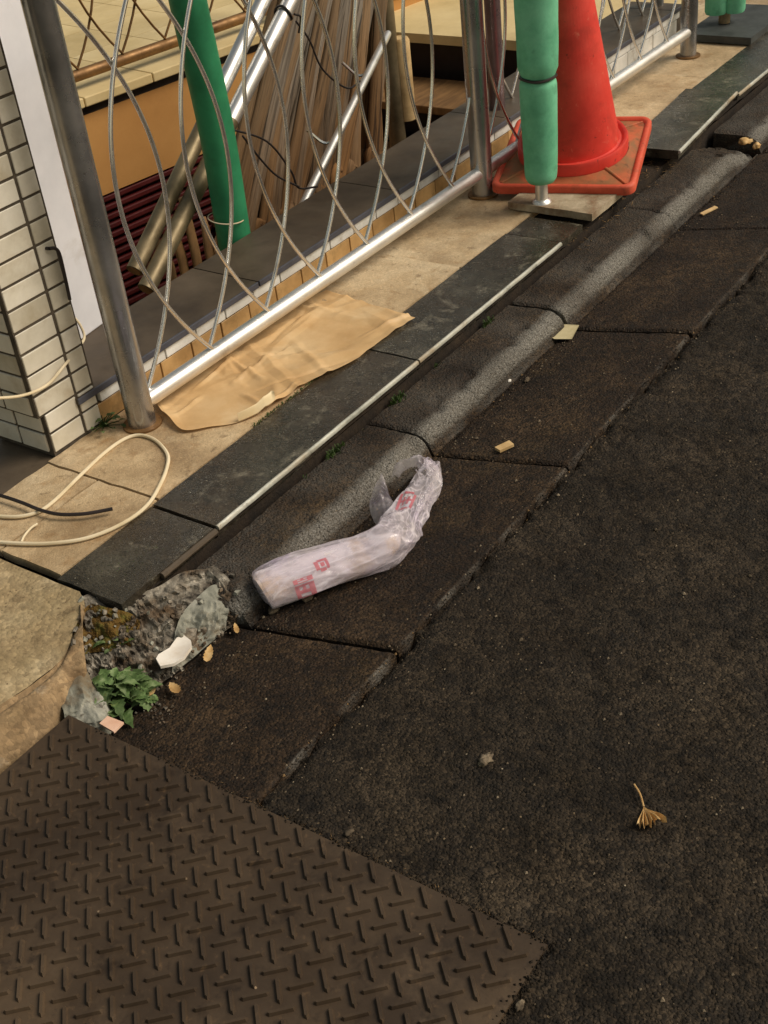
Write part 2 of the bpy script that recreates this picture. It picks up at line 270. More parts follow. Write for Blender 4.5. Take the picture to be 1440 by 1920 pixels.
# ------------------------------------------------------------------ mesh helpers
class MB:
    def __init__(s): s.v = []; s.f = []
    def add(s, v, f):
        o = len(s.v); s.v += [Vector(p) for p in v]; s.f += [tuple(i+o for i in q) for q in f]; return s
    def box(s, c, d, rot=None):
        c = Vector(c); hx, hy, hz = d[0]/2, d[1]/2, d[2]/2
        V = [Vector((x*hx, y*hy, z*hz)) for x in (-1, 1) for y in (-1, 1) for z in (-1, 1)]
        if rot: V = [rot @ p for p in V]
        return s.add([c+p for p in V], [(0, 1, 3, 2), (4, 6, 7, 5), (0, 4, 5, 1), (2, 3, 7, 6), (0, 2, 6, 4), (1, 5, 7, 3)])
    def tube(s, pts, rad, n=12, caps=True, sq=1., ref=None):
        pts = [Vector(p) for p in pts]; k = len(pts)
        if not isinstance(rad, (list, tuple)): rad = [rad]*k
        T = [(pts[min(i+1, k-1)]-pts[max(i-1, 0)]).normalized() for i in range(k)]
        a = Vector(ref) if ref else (Vector((0, 0, 1)) if abs(T[0].z) < .9 else Vector((1, 0, 0)))
        a = (a-T[0]*a.dot(T[0])).normalized(); V = []
        for i in range(k):
            a = (a-T[i]*a.dot(T[i])).normalized(); b = T[i].cross(a)
            for j in range(n):
                th = 2*math.pi*j/n; V.append(pts[i]+(a*math.cos(th)*sq+b*math.sin(th))*rad[i])
        Fc = [(i*n+j, i*n+(j+1) % n, (i+1)*n+(j+1) % n, (i+1)*n+j) for i in range(k-1) for j in range(n)]
        if caps: Fc += [tuple(range(n))[::-1], tuple(range((k-1)*n, k*n))]
        return s.add(V, Fc)
    def grid(s, P):   # P[i][j]
        m, n = len(P), len(P[0]); V = [p for r in P for p in r]
        return s.add(V, [(i*n+j, (i+1)*n+j, (i+1)*n+j+1, i*n+j+1) for i in range(m-1) for j in range(n-1)])
    def mesh(s, name, material, off=None, smooth=True, sharp=35):
        me = bpy.data.meshes.new(name)
        me.from_pydata([tuple(p-off) if off else tuple(p) for p in s.v], [], s.f); me.validate()
        bm = bmesh.new(); bm.from_mesh(me); bmesh.ops.recalc_face_normals(bm, faces=bm.faces[:]); bm.to_mesh(me); bm.free()
        me.materials.append(MATS[material])
        if smooth:
            me.polygons.foreach_set('use_smooth', [True]*len(me.polygons))
            if sharp: me.set_sharp_from_angle(angle=R(sharp))
        return me
def link(name, me, parent=None, loc=None):
    o = bpy.data.objects.new(name, me); COL.objects.link(o)
    if parent: o.parent = parent
    if loc is not None: o.location = loc
    return o
def tag(o, label=None, cat=None, group=None, kind=None):
    for k, v in (('label', label), ('category', cat), ('group', group), ('kind', kind)):
        if v: o[k] = v
    return o
def root(name, loc, label=None, cat=None, group=None, kind=None):
    return tag(link(name, None, None, Vector(loc)), label, cat, group, kind)
def wloc(o):
    v = Vector((0, 0, 0))
    while o: v += o.location; o = o.parent
    return v
def part(parent, name, mb, material, smooth=True, sharp=35, kind=None):
    """mesh given in world coordinates, stored relative to its parent"""
    o = link(name, mb.mesh(name, material, wloc(parent), smooth, sharp), parent)
    if kind: o['kind'] = kind
    return o
def single(name, mb, material, label=None, cat=None, group=None, kind=None, smooth=True, sharp=35):
    b = Vector((sum(p.x for p in mb.v)/len(mb.v), sum(p.y for p in mb.v)/len(mb.v), min(p.z for p in mb.v)))
    o = link(name, mb.mesh(name, material, b, smooth, sharp), None, b); return tag(o, label, cat, group, kind)
def bev(o, w=.003, n=2):
    m = o.modifiers.new('bevel', 'BEVEL'); m.width = w; m.segments = n; m.limit_method = 'ANGLE'; return o
def curve(pts, n):   # Catmull-Rom
    P = [Vector(p) for p in pts]; P = [P[0]*2-P[1]]+P+[P[-1]*2-P[-2]]; out = []
    for i in range(1, len(P)-2):
        for k in range(n):
            t = k/n; a, b, c, d = P[i-1:i+3]
            out.append(.5*((2*b)+(c-a)*t+(2*a-5*b+4*c-d)*t*t+(3*b-a-3*c+d)*t**3))
    out.append(P[-2]); return out
def slab(mb, x0, x1, y0, y1, z0, z1, jig=0., tilt=None, seg=None):
    """a flat piece with uneven edges: nx*ny top grid and side walls"""
    nx = max(2, int((x1-x0)/.03)); ny = max(2, int((y1-y0)/.03)); top = []
    for i in range(nx+1):
        row = []
        for j in range(ny+1):
            x = x0+(x1-x0)*i/nx; y = y0+(y1-y0)*j/ny
            if jig:
                if i in (0, nx): x += jig*nz(x*3, y*40, 1.3)*1.5
                if j in (0, ny): y += jig*nz(x*40, y*3, 5.1)*1.5
            z = z1+jig*.5*nz(x, y, 2, 12)
            if tilt: z += tilt[0]*(x-x0)+tilt[1]*(y-y0)
            row.append(Vector((x, y, z)))
        top.append(row)
    mb.grid(top)
    ring = [top[i][0] for i in range(nx+1)]+[top[nx][j] for j in range(1, ny+1)]+[top[i][ny] for i in range(nx-1, -1, -1)]+[top[0][j] for j in range(ny-1, 0, -1)]
    n = len(ring); c = .0025
    cx, cy = (x0+x1)/2, (y0+y1)/2
    V = [p.copy() for p in ring]+[Vector((p.x, p.y, z0)) for p in ring]
    mb.add(V, [(i, (i+1) % n, n+(i+1) % n, n+i) for i in range(n)]+[tuple(range(n, 2*n))[::-1]])
    return mb

# ================================================================== SETTING
YG = .975         # line between gutter blocks and asphalt
ZR = -.055
# ---- road
xs = np.concatenate([np.linspace(-25, -.4, 12), np.arange(-.2, .5, .04), np.arange(.5, 3.4, .007), np.arange(3.4, 5, .05), np.linspace(5.2, 40, 12)])
ys = np.concatenate([np.linspace(-30, -.6, 10), np.arange(-.4, .1, .05), np.arange(.1, YG, .007), [YG]])
def road_h(x, y):
    if x < .45 or x > 3.5 or y < .05: return ZR
    e = min(1, (YG-y)/.03)
    h = ZR+.0022*nz(x, y, .3, 85)+.0028*nz(x, y, .7, 38)+.004*nz(x, y, .1, 6)
    c = nz(x, y, .9, 55)
    if c > .35: h -= (c-.35)*.008
    d = YG-y           # crumbled edge along the gutter joint
    if d < .035:
        h -= max(0, nz(x, .2, 2.2, 9)+.15+.5*nz(x, y, 1, 60))*.026*(1-d/.035)
    if d < .009: h -= .010*max(.3, .7+nz(x, .4, 5.2, 30))
    for (qx, qy, qr) in ((1.95, .94, .07), (2.0, .92, .05), (2.75, .93, .06)):
        q = math.hypot((x-qx), (y-qy)*1.6)
        if q < qr: h -= .012*(1-q/qr)*(0.6+nz(x, y, 3.1, 40))
    return h
rm = MB(); rm.grid([[Vector((x, y, road_h(x, y))) for y in ys] for x in xs])
single('road', rm, 'asphalt', kind='structure', sharp=0)

# ---- L-shaped gutter blocks (kerb and gutter in one piece)
gr = root('gutter', (1.2, 1.2, -.1), kind='structure')
PROF = [(YG+.003, ZR-.06), (YG+.0035, ZR-.005), (YG+.0055, ZR-.0005), (YG+.0085, ZR+.0004), (YG+.012, ZR+.0008)] + [(YG+.012+(1.262-YG-.012)*t, ZR-.030*t) for t in np.linspace(.06, 1, 34)] + \
       [(1.2655, -.0885), (1.2690, -.0850), (1.272, -.079), (1.2755, -.070), (1.2790, -.061), (1.2835, -.0525), (1.29, -.0455), (1.298, -.0405), (1.308, -.0375), (1.320, -.0360), (1.334, -.0355)] + \
       [(1.334+(1.412-1.334)*t, -.0355+.0015*t) for t in np.linspace(.15, 1, 7)] + [(1.414, -.10)]
def skewx(y): return (1.285-y)*.14
gj = [-1.2, -.6, .01, .62, 1.189, 1.799, 2.402, 3.027, 3.64, 4.25, 4.9, 5.6]
for k in range(len(gj)-1):
    a, b = gj[k]+.004, gj[k+1]-.004
    kk = k-3; flat = gj[k] < 1.1
    prof = PROF if not flat else [p for p in PROF if p[0] < 1.265]+[(1.28, ZR-.030), (1.30, ZR-.031), (1.302, -.12)]
    nx = max(20, int((b-a)/.0055)) if 3 <= k < 8 else 40
    P = []; W = []
    dz = (0, 0, -.001, .002, -.001, .004, .0, .003)[max(0, kk)]; dy = (0, 0, .001, -.002, .001, -.004, 0, .002)[max(0, kk)]
    for i in range(nx+1):
        t = i/nx; row = []
        endr = min(i, nx-i)/nx*(b-a)
        for (y, z) in prof:
            x = a+(b-a)*t+skewx(y)
            zz = z+dz+.0011*nz(x, y, 1, 70)+.002*nz(x, y, 2, 14)
            jw = .005+.005*max(0, nz(a if i < nx/2 else b, y, 7, 60)+.3*nz(y, k, 3, 130))
            if endr < jw: zz -= .006*(1-endr/jw)
            chip = max(0, nz(x, y, 4.4, 26)-.30)*.03 if 1.27 < y < 1.34 else 0
            if kk == 4 and 1.27 < y < 1.42 and x > 3.47: chip = (x-3.47)*.30+.01*nz(x, y, 3, 40)   # broken away next to the loose slab
            if kk == 1 and y > 1.28 and t < .06: chip += .02*(1-t/.06)*(1+nz(x, y, 9, 40))
            wv = max(0, min(1, (.0190-abs(y-1.2930))/.006))*(0.8+.6*nz(x, 0, 3, 5))+(.6 if y < YG+.007 and z > ZR-.01 else 0)*max(0, .15+1.5*nz(x, 0, 8, 14))+(.16 if y > 1.313 and z > -.06 else 0)*(.8+1.2*nz(x, y, 3, 9))+(.35*max(0, .4+nz(x, y, 5, 12)) if 1.268 < y < 1.2735 else 0)  # grey band paints the sheen on the rounded kerb edge; block edges worn
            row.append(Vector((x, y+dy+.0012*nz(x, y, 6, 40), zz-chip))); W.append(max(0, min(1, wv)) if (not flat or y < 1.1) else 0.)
        P.append(row)
    mb = MB(); mb.grid(P); n = len(prof)
    mb.add([p for p in P[0]], [tuple(range(n))]); mb.add([p for p in P[-1]], [tuple(range(n))[::-1]])
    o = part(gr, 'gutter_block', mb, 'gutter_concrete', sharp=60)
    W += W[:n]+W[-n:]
    at_ = o.data.attributes.new('wear_sheen', 'FLOAT', 'POINT'); at_.data.foreach_set('value', W[:len(o.data.vertices)])
gb = MB(); gb.grid([[Vector((x, y, -.105+.004*nz(x, y, 0, 30))) for y in np.linspace(YG-.02, 1.6, 20)] for x in np.linspace(.2, 5.6, 120)])
part(gr, 'joint_soil', gb, 'dirt')

gd_ = MB(); gd_.grid([[Vector((x, y, -.14)) for y in (.9, 25)] for x in (-25, 1.3)]); gd_.grid([[Vector((x, y, -.14)) for y in (.9, 1.95)] for x in (1.3, 40)]); single('ground', gd_, 'dirt', kind='structure')
# ---- sidewalk: bed, paving tiles, dark stone edge slabs
sw = root('sidewalk', (2.5, 1.7, -.05), kind='structure')
bm_ = MB(); bm_.grid([[Vector((x, y, -.016+.005*nz(x, y, 0, 25)-(.006 if (y < 1.585 and 2.69 < x < 3.32) else 0))) for y in list(np.linspace(1.425, 1.60, 12))+[1.75, 1.92]] for x in np.linspace(1.10, 6.5, 200)])
bm_.grid([[Vector((x, 1.425, z)) for z in (-.11, -.02)] for x in (1.1, 6.5)])
part(sw, 'bedding', bm_, 'dirt')
tx = [1.073, 1.332, 1.89, 2.45, 3.01, 3.52, 4.01, 4.57, 5.1, 5.7, 6.4]
for k in range(len(tx)-1):
    rows = ((1.592, 1.752), (1.757, 1.897)) if k == 0 else ((1.592, 1.90),)
    for (y0, y1) in rows:
        mb = MB(); slab(mb, tx[k]+.0025, tx[k+1]-.0025, y0, y1, -.02, .0+.0015*((k*7) % 3-1), .0022)
        part(sw, 'paving_tile', mb, 'paving_tile')
mb = MB(); slab(mb, 1.069, 1.5, 1.902, 2.6, -.05, -.006, .003); part(sw, 'paving_slab', mb, 'coping_stone')
mb = MB(); slab(mb, 4.3, 6.4, 1.905, 2.6, -.05, -.004, .003); part(sw, 'paving_tile', mb, 'paving_tile')
def edge_slab(x0, x1, y0=1.418, z1=0., tilt=(0, 0), strip=True, yaw=0, lift=0, y1=1.588):
    mb = MB(); slab(mb, x0+.002, x1-.002, y0+.012, y1, z1-.026, z1, .0012, tilt)
    if yaw:
        c = Vector((x0, y1, 0)); rm_ = Matrix.Rotation(yaw, 3, 'Z'); mb.v = [rm_ @ (p-c)+c for p in mb.v]
    o = part(sw, 'stone_slab', mb, 'stone_slab')
    if strip:
        L = x1-x0; n = 26; pr = []
        for i in range(n+1):
            x = x0+.002+(L-.004)*i/n; w = .0008*nz(x, 3, 0, 20); z = z1+tilt[0]*(x-x0)
            pr.append([Vector((x, y0+.0125+w, z+.0003)), Vector((x, y0+.0095+w, z+.0010)), Vector((x, y0+.0065+w, z-.0006)), Vector((x, y0+.005+w, z-.004)), Vector((x, y0+.0055+w, z-.0075)), Vector((x, y0+.0125, z-.009))])
        m2 = MB(); m2.grid(pr)
        m2.add(pr[0], [tuple(range(6))]); m2.add(pr[-1], [tuple(range(6))])
        if yaw: m2.v = [rm_ @ (p-c)+c for p in m2.v]
        part(o, 'polished_edge', m2, 'stone_edge')
    return o
edge_slab(1.313, 2.0); edge_slab(2.002, 2.675)
s0 = edge_slab(1.06, 1.309, z1=-.001, strip=False); s0['label'] = 'worn end slab with a broken corner'
# dull rounded nosing of the end slab
m2 = MB(); m2.tube([Vector((1.16+.148*t, 1.426, -.007)) for t in np.linspace(0, 1, 14)], [.0065+.001*nz(t, 0, 0, 9) for t in np.linspace(0, 1, 14)], 8)
part(s0, 'polished_edge', m2, 'coping_stone')
edge_slab(2.679, 2.80, z1=-.003, strip=False)
o = edge_slab(3.29, 3.85, y0=1.372, z1=.024, tilt=(-.012, .0), yaw=.085, y1=1.545); o['label'] = 'loose slab lifted out of line'
edge_slab(3.872, 4.6, y0=1.42, z1=.006, tilt=(0, 0)); edge_slab(4.605, 5.35, z1=.002); edge_slab(5.355, 6.1)

# ---- concrete ramp at the corner
rp = root('ramp', (.8, 1.6, -.05), kind='structure')
A = [Vector((-1.6, 1.47, -.022)), Vector((-.4, 1.46, -.022)), Vector((.2, 1.455, -.022)), at(-260, 1490, -.022), at(-60, 1362, -.022), at(0, 1322, -.02), at(60, 1282, -.02), at(108, 1243, -.02), at(128, 1215, -.018), at(140, 1180, -.014), at(158, 1135, -.006), at(150, 1110, -.003)]
A = curve(A, 7); P = []
for i, p in enumerate(A):
    back = Vector((p.x*.35+.65*(1.068-(len(A)-1-i)*.016), 2.3, 0)) if i < len(A)-1 else Vector((1.067, 1.62, -.002))
    q1 = Vector((min(1.066, p.x+.02), 1.6, -.004)); row = []
    for t in np.linspace(0, 1, 30):
        x = p.x + ((min(1.066, .46+.64*max(0, (i-21)/(len(A)-22))) if i > 21 else p.x)-p.x)*t; y = p.y+(2.4-p.y)*t**1.3; z = p.z*(1-t)**3-.004*min(1, t*4)
        row.append(Vector((x, y, z+.0025*nz(x, y, 0, 18)+.001*nz(x, y, 0, 70))))
    P.append(row)
mb = MB(); mb.grid(P); part(rp, 'ramp_surface', mb, 'old_concrete', sharp=0)
B = curve([Vector((-1.6, 1.40, -.062)), Vector((-.4, 1.39, -.062)), Vector((.2, 1.385, -.062)), at(-260, 1620, -.062), at(-60, 1482, -.062), at(0, 1441, -.062), at(60, 1396, -.062), at(98, 1362, -.058), at(120, 1325, -.052), at(140, 1290, -.044), at(158, 1268, -.036), at(163, 1258, -.034)], 7)
P = []
for a, b in zip(A, B):
    row = []
    for t in np.linspace(0, 1, 16):
        p = a.lerp(b, t); p = p+Vector((0, 0, .014*math.sin(t*math.pi)+.002*fb(p.x, p.y, 0, 26)-.012*math.exp(-((t-.1)/.06)**2)))
        row.append(p)
    row.append(b+Vector((0, -.004, -.05))); P.append(row)
mb = MB(); mb.grid(P); part(rp, 'ramp_kerb', mb, 'ramp_brown', sharp=0)

# ---- broken concrete between ramp and gutter
def rubble(name, T, Bt, parent, amp, material, nu=70, nv=26, seed=0, bulge=.02, jag=True):
    T = curve(T, 8 if jag else 16); Bt = curve(Bt, 8 if jag else 16); P = []
    m = min(len(T), len(Bt))
    for i in range(m):
        row = []
        for j in range(nv):
            t = j/(nv-1); p = T[i].lerp(Bt[i], t)
            d = Vector((-.25, -.75, .6)); e = min(1, t*5, (1-t)*5+.25)
            h = fb(p.x+seed, p.y, p.z, 30, 3)*amp-noise.voronoi(Vector((p.x+seed, p.y, p.z))*48)[0][0]*amp*1.1+noise.cell(Vector((p.x+seed, p.y, p.z))*75)*amp*.35+random.uniform(-.12, .12)*amp
            if not jag: h = amp*(1.6*fb(p.x+seed, p.y, p.z, 22, 5)-1.3*abs(nz(p.x+seed, p.y, p.z, 34))-.5*abs(nz(p.x+seed, p.y, p.z, 90)))
            row.append(p+d*(h*e+bulge*math.sin(math.pi*t)))
        P.append(row)
    mb = MB(); mb.grid(P); return part(parent, name, mb, material, smooth=not jag, sharp=28)
bk = root('broken_kerb', (1.1, 1.38, -.09), 'crumbled concrete kerb end with exposed rubble beside the weed', 'kerb')
rubble('rubble_face', [at(150, 1120, -.006), at(185, 1108, -.008), at(225, 1118, -.012), at(262, 1112, -.014), at(300, 1098, -.016), at(345, 1072, -.02), at(405, 1068, -.028), at(445, 1085, -.036)],
       [at(160, 1270, -.07), at(200, 1300, -.09), at(240, 1300, -.09), at(285, 1290, -.09), at(322, 1268, -.09), at(368, 1228, -.09), at(420, 1185, -.09), at(450, 1165, -.09)], bk, .016, 'rubble')
rubble('mossy_lump', [at(140, 1178, -.012), at(165, 1135, -.008), at(205, 1140, -.006), at(245, 1150, -.02), at(262, 1165, -.03)],
       [at(130, 1240, -.03), at(165, 1225, -.05), at(200, 1222, -.05), at(232, 1225, -.06), at(255, 1230, -.07)], bk, .012, 'moss', seed=5, bulge=.014, nv=22)
mb = MB(); mb.tube(curve([at(395, 1070, -.03), at(425, 1100, -.045), at(440, 1150, -.075)], 5), [.012+.003*nz(i, 0, 0, .8) for i in range(11)], 9); part(bk, 'loose_chunk', mb, 'rubble')
rubble('grey_chunk', [at(112, 1318, -.05), at(125, 1290, -.042), at(148, 1262, -.034), at(160, 1255, -.034), at(172, 1275, -.045)],
       [at(120, 1362, -.07), at(150, 1378, -.075), at(180, 1388, -.078), at(208, 1376, -.08), at(212, 1340, -.08)], bk, .009, 'grey_concrete', seed=9, bulge=.014, nv=36, jag=False)
rubble('smooth_face', [at(328, 1185, -.05), at(342, 1150, -.04), at(372, 1118, -.038), at(402, 1096, -.036), at(428, 1112, -.045)],
       [at(322, 1262, -.088), at(348, 1245, -.088), at(372, 1225, -.088), at(402, 1200, -.088), at(424, 1182, -.088)], bk, .011, 'grey_concrete', seed=3, bulge=.014, nv=40, jag=False)

def crumb_stuff(name, pts, rmin, rmax, material, parent):
    mb = MB()
    for p in pts:
        r = random.uniform(rmin, rmax)*random.uniform(.5, 1); V = []
        for (sx, sy, sz) in [(x_, y_, z_) for x_ in (-1, 1) for y_ in (-1, 1) for z_ in (-1, 1)]:
            V.append(Vector((sx*random.uniform(.5, 1.1), sy*random.uniform(.5, 1.1), sz*random.uniform(.4, 1)))*r)
        rm_ = Matrix.Rotation(random.uniform(0, 6.28), 3, Vector((random.uniform(-1, 1), random.uniform(-1, 1), 1)).normalized())
        mb.add([rm_ @ v+p for v in V], [(0, 1, 3, 2), (4, 6, 7, 5), (0, 4, 5, 1), (2, 3, 7, 6), (0, 2, 6, 4), (1, 5, 7, 3)])
    return part(parent, name, mb, material, smooth=False, kind='stuff')
rub = [o for o in bk.children if o.name.startswith(('rubble_face', 'mossy'))]
pool = [v.co+bk.location for o in rub for v in o.data.vertices]
crumb_stuff('rubble_crumbs', [random.choice(pool)+Vector((0, -.002, .002)) for _ in range(150)], .0015, .006, 'rubble', bk)
crumb_stuff('pale_crumbs', [random.choice(pool)+Vector((0, -.003, .003)) for _ in range(30)], .002, .007, 'grey_concrete', bk)
crumb_stuff('foot_crumbs', [Vector((x_, 1.355-.45*max(0, 1.06-x_)-abs(random.gauss(0, .016))+random.gauss(0, .012)-.02, -.083)) for x_ in [random.uniform(.93, 1.25) for _ in range(160)]], .001, .004, 'rubble', bk)
# ================================================================== STEEL CHECKER PLATE
px1, py0, py1 = .853, .4975, 1.362; ZP = -.051
pl = root('checker_plate', (.5, .93, ZP), 'brown steel checker plate laid over the gutter in front of the ramp', 'metal plate')
mb = MB(); nx = 40
def plate_z(x, y): return ZP+.0012*nz(x, y, 0, 4)
P = [[Vector((x, y, plate_z(x, y))) for y in np.linspace(py0, py1, 46)] for x in np.linspace(-.35, px1, 60)]
mb.grid(P)
ring = [r[0] for r in P]+P[-1][1:]+[r[-1] for r in P[::-1]][1:]+P[0][::-1][1:-1]
n = len(ring); mb.add(ring+[p+Vector((0, 0, -.012)) for p in ring], [(i, (i+1) % n, n+(i+1) % n, n+i) for i in range(n)])
part(pl, 'sheet', mb, 'plate_steel')
def bar_geo(L=.040, W=.0080, H=.0052):
    a, w = L/2, W/2
    v = [(-a, 0, -.001), (-a+.004, -w, -.001), (a-.004, -w, -.001), (a, 0, -.001), (a-.004, w, -.001), (-a+.004, w, -.001),
         (-a+.0035, 0, H), (-a+.0055, -w*.5, H), (a-.0055, -w*.5, H), (a-.0035, 0, H), (a-.0055, w*.5, H), (-a+.0055, w*.5, H)]
    return [Vector(p) for p in v], [(i, (i+1) % 6, 6+(i+1) % 6, 6+i) for i in range(6)]+[(6, 7, 8, 9, 10, 11)]
bv, bf = bar_geo(); bmb = MB().add(bv, bf); bar_me = bmb.mesh('tread_bar', 'plate_steel', None, True, 40)
cells = []
pit = .0418
for i in range(-29, 2):
    for j in range(0, 22):
        for h in (0, 1):
            x = px1-.016+(i+h*.5)*pit; y = py1-.022-(j+h*.5)*pit
            if not (-.33 < x < px1-.008 and py0+.012 < y < py1-.01): continue
            d = np.array([x, y, ZP])-CP; k = d@fw; u, v = 720+F*(d@rt)/k, 960-F*(d@up)/k
            if y > 1.375-.06*(px1-x) : continue
            cells.append((k, x, y, h, -60 < u < 1500 and v < 1980))
vis = sorted([c for c in cells if c[4]]); rest = [c for c in cells if not c[4]]
near, far = vis[:300], vis[300:]+rest
def bar_rot(h): return R(45 if h == 0 else -45)
for (k, x, y, h, _) in near:
    o = link('tread_bar', bar_me, pl); o.location = Vector((x, y, plate_z(x, y)))-pl.location; o.rotation_euler = (0, 0, bar_rot(h)+random.uniform(-.02, .02))
mb = MB()
for (k, x, y, h, _) in far:
    rm_ = Matrix.Rotation(bar_rot(h), 3, 'Z'); mb.add([rm_ @ p+Vector((x, y, plate_z(x, y))) for p in bv], bf)
part(pl, 'tread_bars', mb, 'plate_steel', sharp=40, kind='stuff')

# ================================================================== LOW WALL UNDER THE RAILING
lw = root('low_wall', (2.9, 2.0, 0), 'low tiled wall with dark stone coping behind the steel railing', 'wall')
WY = 1.902; WZ = .09
mb = MB(); mb.box((3.0, 2.0, -.28), (3.1, .18, .71)); part(lw, 'core', mb, 'grout', False)
def tile_me(L, D, H, material, b=.0025):
    mb = MB().box((0, 0, 0), (L, D, H)); me = mb.mesh('wall_tile', material, None, False)
    bm = bmesh.new(); bm.from_mesh(me); bmesh.ops.bevel(bm, geom=bm.edges[:], offset=b, segments=1, affect='EDGES'); bm.to_mesh(me); bm.free(); return me
tT = tile_me(.0995, .012, .046, 'wall_tile_tan', .001); tW = tile_me(.0995, .012, .0245, 'wall_tile_white', .001); tW2 = tile_me(.0995, .012, .046, 'wall_tile_white', .001)
k = 0; x = 1.535
while x < 4.5:
    o = link('wall_tile', tT if x < 3.45 else tW2, lw); o.location = Vector((x, WY+.004+random.uniform(-.0008, .0008), .0235))-lw.location
    o = link('wall_tile', tW, lw); o.location = Vector((x+.02, WY+.002, .0620))-lw.location
    x += .1035
x = 1.44
while x < 4.5:
    L = .6 if x+.6 < 4.53 else 4.53-x
    mb = MB(); slab(mb, x+.002, x+L-.002, WY-.006, 2.10, WZ-.014, WZ, .0008); o = part(lw, 'coping', mb, 'coping_stone')
    m2 = MB(); m2.box((x+L/2, WY-.0085, WZ-.007), (L-.004, .005, .0145)); bev(part(o, 'coping_front', m2, 'coping_edge', False), .0015)
    x += L

# ================================================================== STEEL RAILING
FA = at(268, 795, 0); FB = at(1290, 105, 0)
def fy(x): return FA.y+(FB.y-FA.y)*(x-FA.x)/(FB.x-FA.x)
def rz(x): return .046+.014*(x-1.53)
PX = [FA.x, 2.887, FB.x]
rl = root('railing', (2.887, fy(2.887), 0), 'steel railing with bowed crossing rods along the tiled pavement', 'railing')
for i, x in enumerate(PX):
    mb = MB(); mb.tube([Vector((x, fy(x), z)) for z in (0.0, .3, .7, 1.08)], .0295 if i < 2 else .028, 28)
    o = part(rl, 'post', mb, 'dark_steel')
    m2 = MB(); m2.tube([Vector((x, fy(x), z)) for z in (.0, .004, .005)], [.042, .042, .034], 28); part(o, 'base_flange', m2, 'rust_steel')
def rail_at(x0, x1, zf, r, name, m):
    mb = MB(); mb.tube([Vector((x, fy(x), zf(x))) for x in np.linspace(x0, x1, 12)], r, 22); return part(rl, name, mb, m)
for a, b in ((PX[0], PX[1]), (PX[1], PX[2])):
    rail_at(a+.02, b-.02, rz, .0185, 'bottom_rail', 'bright_steel')
    rail_at(a+.02, b-.02, lambda x: rz(x)+.826, .0185, 'top_rail', 'bright_steel')
def rods(parent, xs_, yf, zf, H, sag, r, material, x0, x1, tilt=1):
    for xv in xs_:
        for sgn in (-1, 1):
            pts = []
            for t in np.linspace(0, 1, 45):
                x = xv+sgn*sag*4*t*(1-t)
                if x < x0 or x > x1:
                    if pts: break
                    continue
                pts.append(Vector((x, yf(x)+sgn*r*1.05, zf(xv)+H*t)))
            if len(pts) > 2: 
                mb = MB(); mb.tube(pts, r, 14); part(parent, 'bowed_rod', mb, material)
V1 = [1.5695+.1945*k for k in range(7)]; V2 = [3.087+.1925*k for k in range(-1, 7)]
V2 = [v for v in V2 if v < 4.215]
rods(rl, V1, fy, lambda x: rz(x)+.017, .79, .163, .0045, 'rod_steel', PX[0]+.026, PX[1]-.026)
rods(rl, V2, fy, lambda x: rz(x)+.017, .79, .163, .0045, 'rod_steel', PX[1]+.026, PX[2]-.026)
# second short railing standing on the inner edge of the coping
YB = 1.985
b2 = root('inner_railing', (3.302, YB, WZ), 'short inner railing standing on the coping beside the stair opening', 'railing')
mb = MB(); mb.tube([Vector((3.31, YB-.012, z)) for z in (WZ, .5, .95)], .024, 24); part(b2, 'post', mb, 'purple_post')
zr2 = aty(1110, 100, YB).z
mb = MB(); mb.tube([Vector((x, YB, zr2)) for x in (3.32, 4.5)], .018, 20); part(b2, 'bottom_rail', mb, 'bright_steel')
mb = MB(); mb.tube([Vector((4.5, YB, z)) for z in (.0, .5, .95)], .024, 20); part(b2, 'post', mb, 'dark_steel')
rods(b2, [3.42+.19*k for k in range(6)], lambda x: YB, lambda x: zr2+.017, .79, .163, .0046, 'rod_steel', 3.335, 4.48)

# ================================================================== TILED PIER AND WHITE BOARD
pr_ = root('tiled_pier', (1.42, 2.05, 0), 'pillar clad in cream glazed brick tiles behind the corner post', 'pillar')
X0, X1, Y0, Y1 = 1.347, 1.497, 1.906, 2.075
mb = MB(); mb.box(((X0+X1)/2-.001, (Y0+Y1)/2-.0015, .57), (X1-X0+.006, Y1-Y0+.004, .95)); part(pr_, 'core', mb, 'grout', False)
mb = MB(); mb.box(((X0+X1)/2+.006, (Y0+Y1)/2-.0015, .046), (X1-X0-.008, Y1-Y0+.003, .098)); part(pr_, 'footing', mb, 'grout', False)
cH = .0465
tb = tile_me(.0980, .012, cH-.0056, 'brick_glaze', .0012); th = tile_me(.0435, .012, cH-.0056, 'brick_glaze', .0012); ts = tile_me(.012, .077, cH-.0056, 'brick_glaze', .0012)
for k in range(22):
    z = .004+cH*(k+.5); j = lambda: random.uniform(-.0012, .0012)
    if k == 0 or k == 1:
        o = link('brick', tb, pr_); o.location = Vector((X0+.0545, Y0+j()*.5, z))-pr_.location; o.scale = (.86, 1, 1)
    else:
        o = link('brick', tb, pr_); o.location = Vector((X0+.0475, Y0+j(), z))-pr_.location
    o = link('brick', th, pr_); o.location = Vector((X0+.1255, Y0+j(), z))-pr_.location
    if 1:
        for q in range(2):
            o = link('brick', ts, pr_); o.location = Vector((X0-.001+(.0135 if k < 2 else 0)+j()*.5, Y0+.0475+q*.084, z))-pr_.location
wb = root('white_board', (1.62, 2.12, WZ), 'tall white board standing on the coping beside the tiled pier', 'board')
q0 = at(140, 648, WZ); q1 = at(196, 607, WZ)
mb = MB(); dirv = (q1-q0).normalized(); q1 = q0+dirv*.115; mid = q0-dirv*.04
c = (mid+q1)/2; mb.box((c.x, c.y+.012, WZ+.5), ((q1-mid).length, .018, 1.0), Matrix.Rotation(math.atan2(dirv.y, dirv.x), 3, 'Z'))
bev(part(wb, 'panel', mb, 'white_board', False), .003)
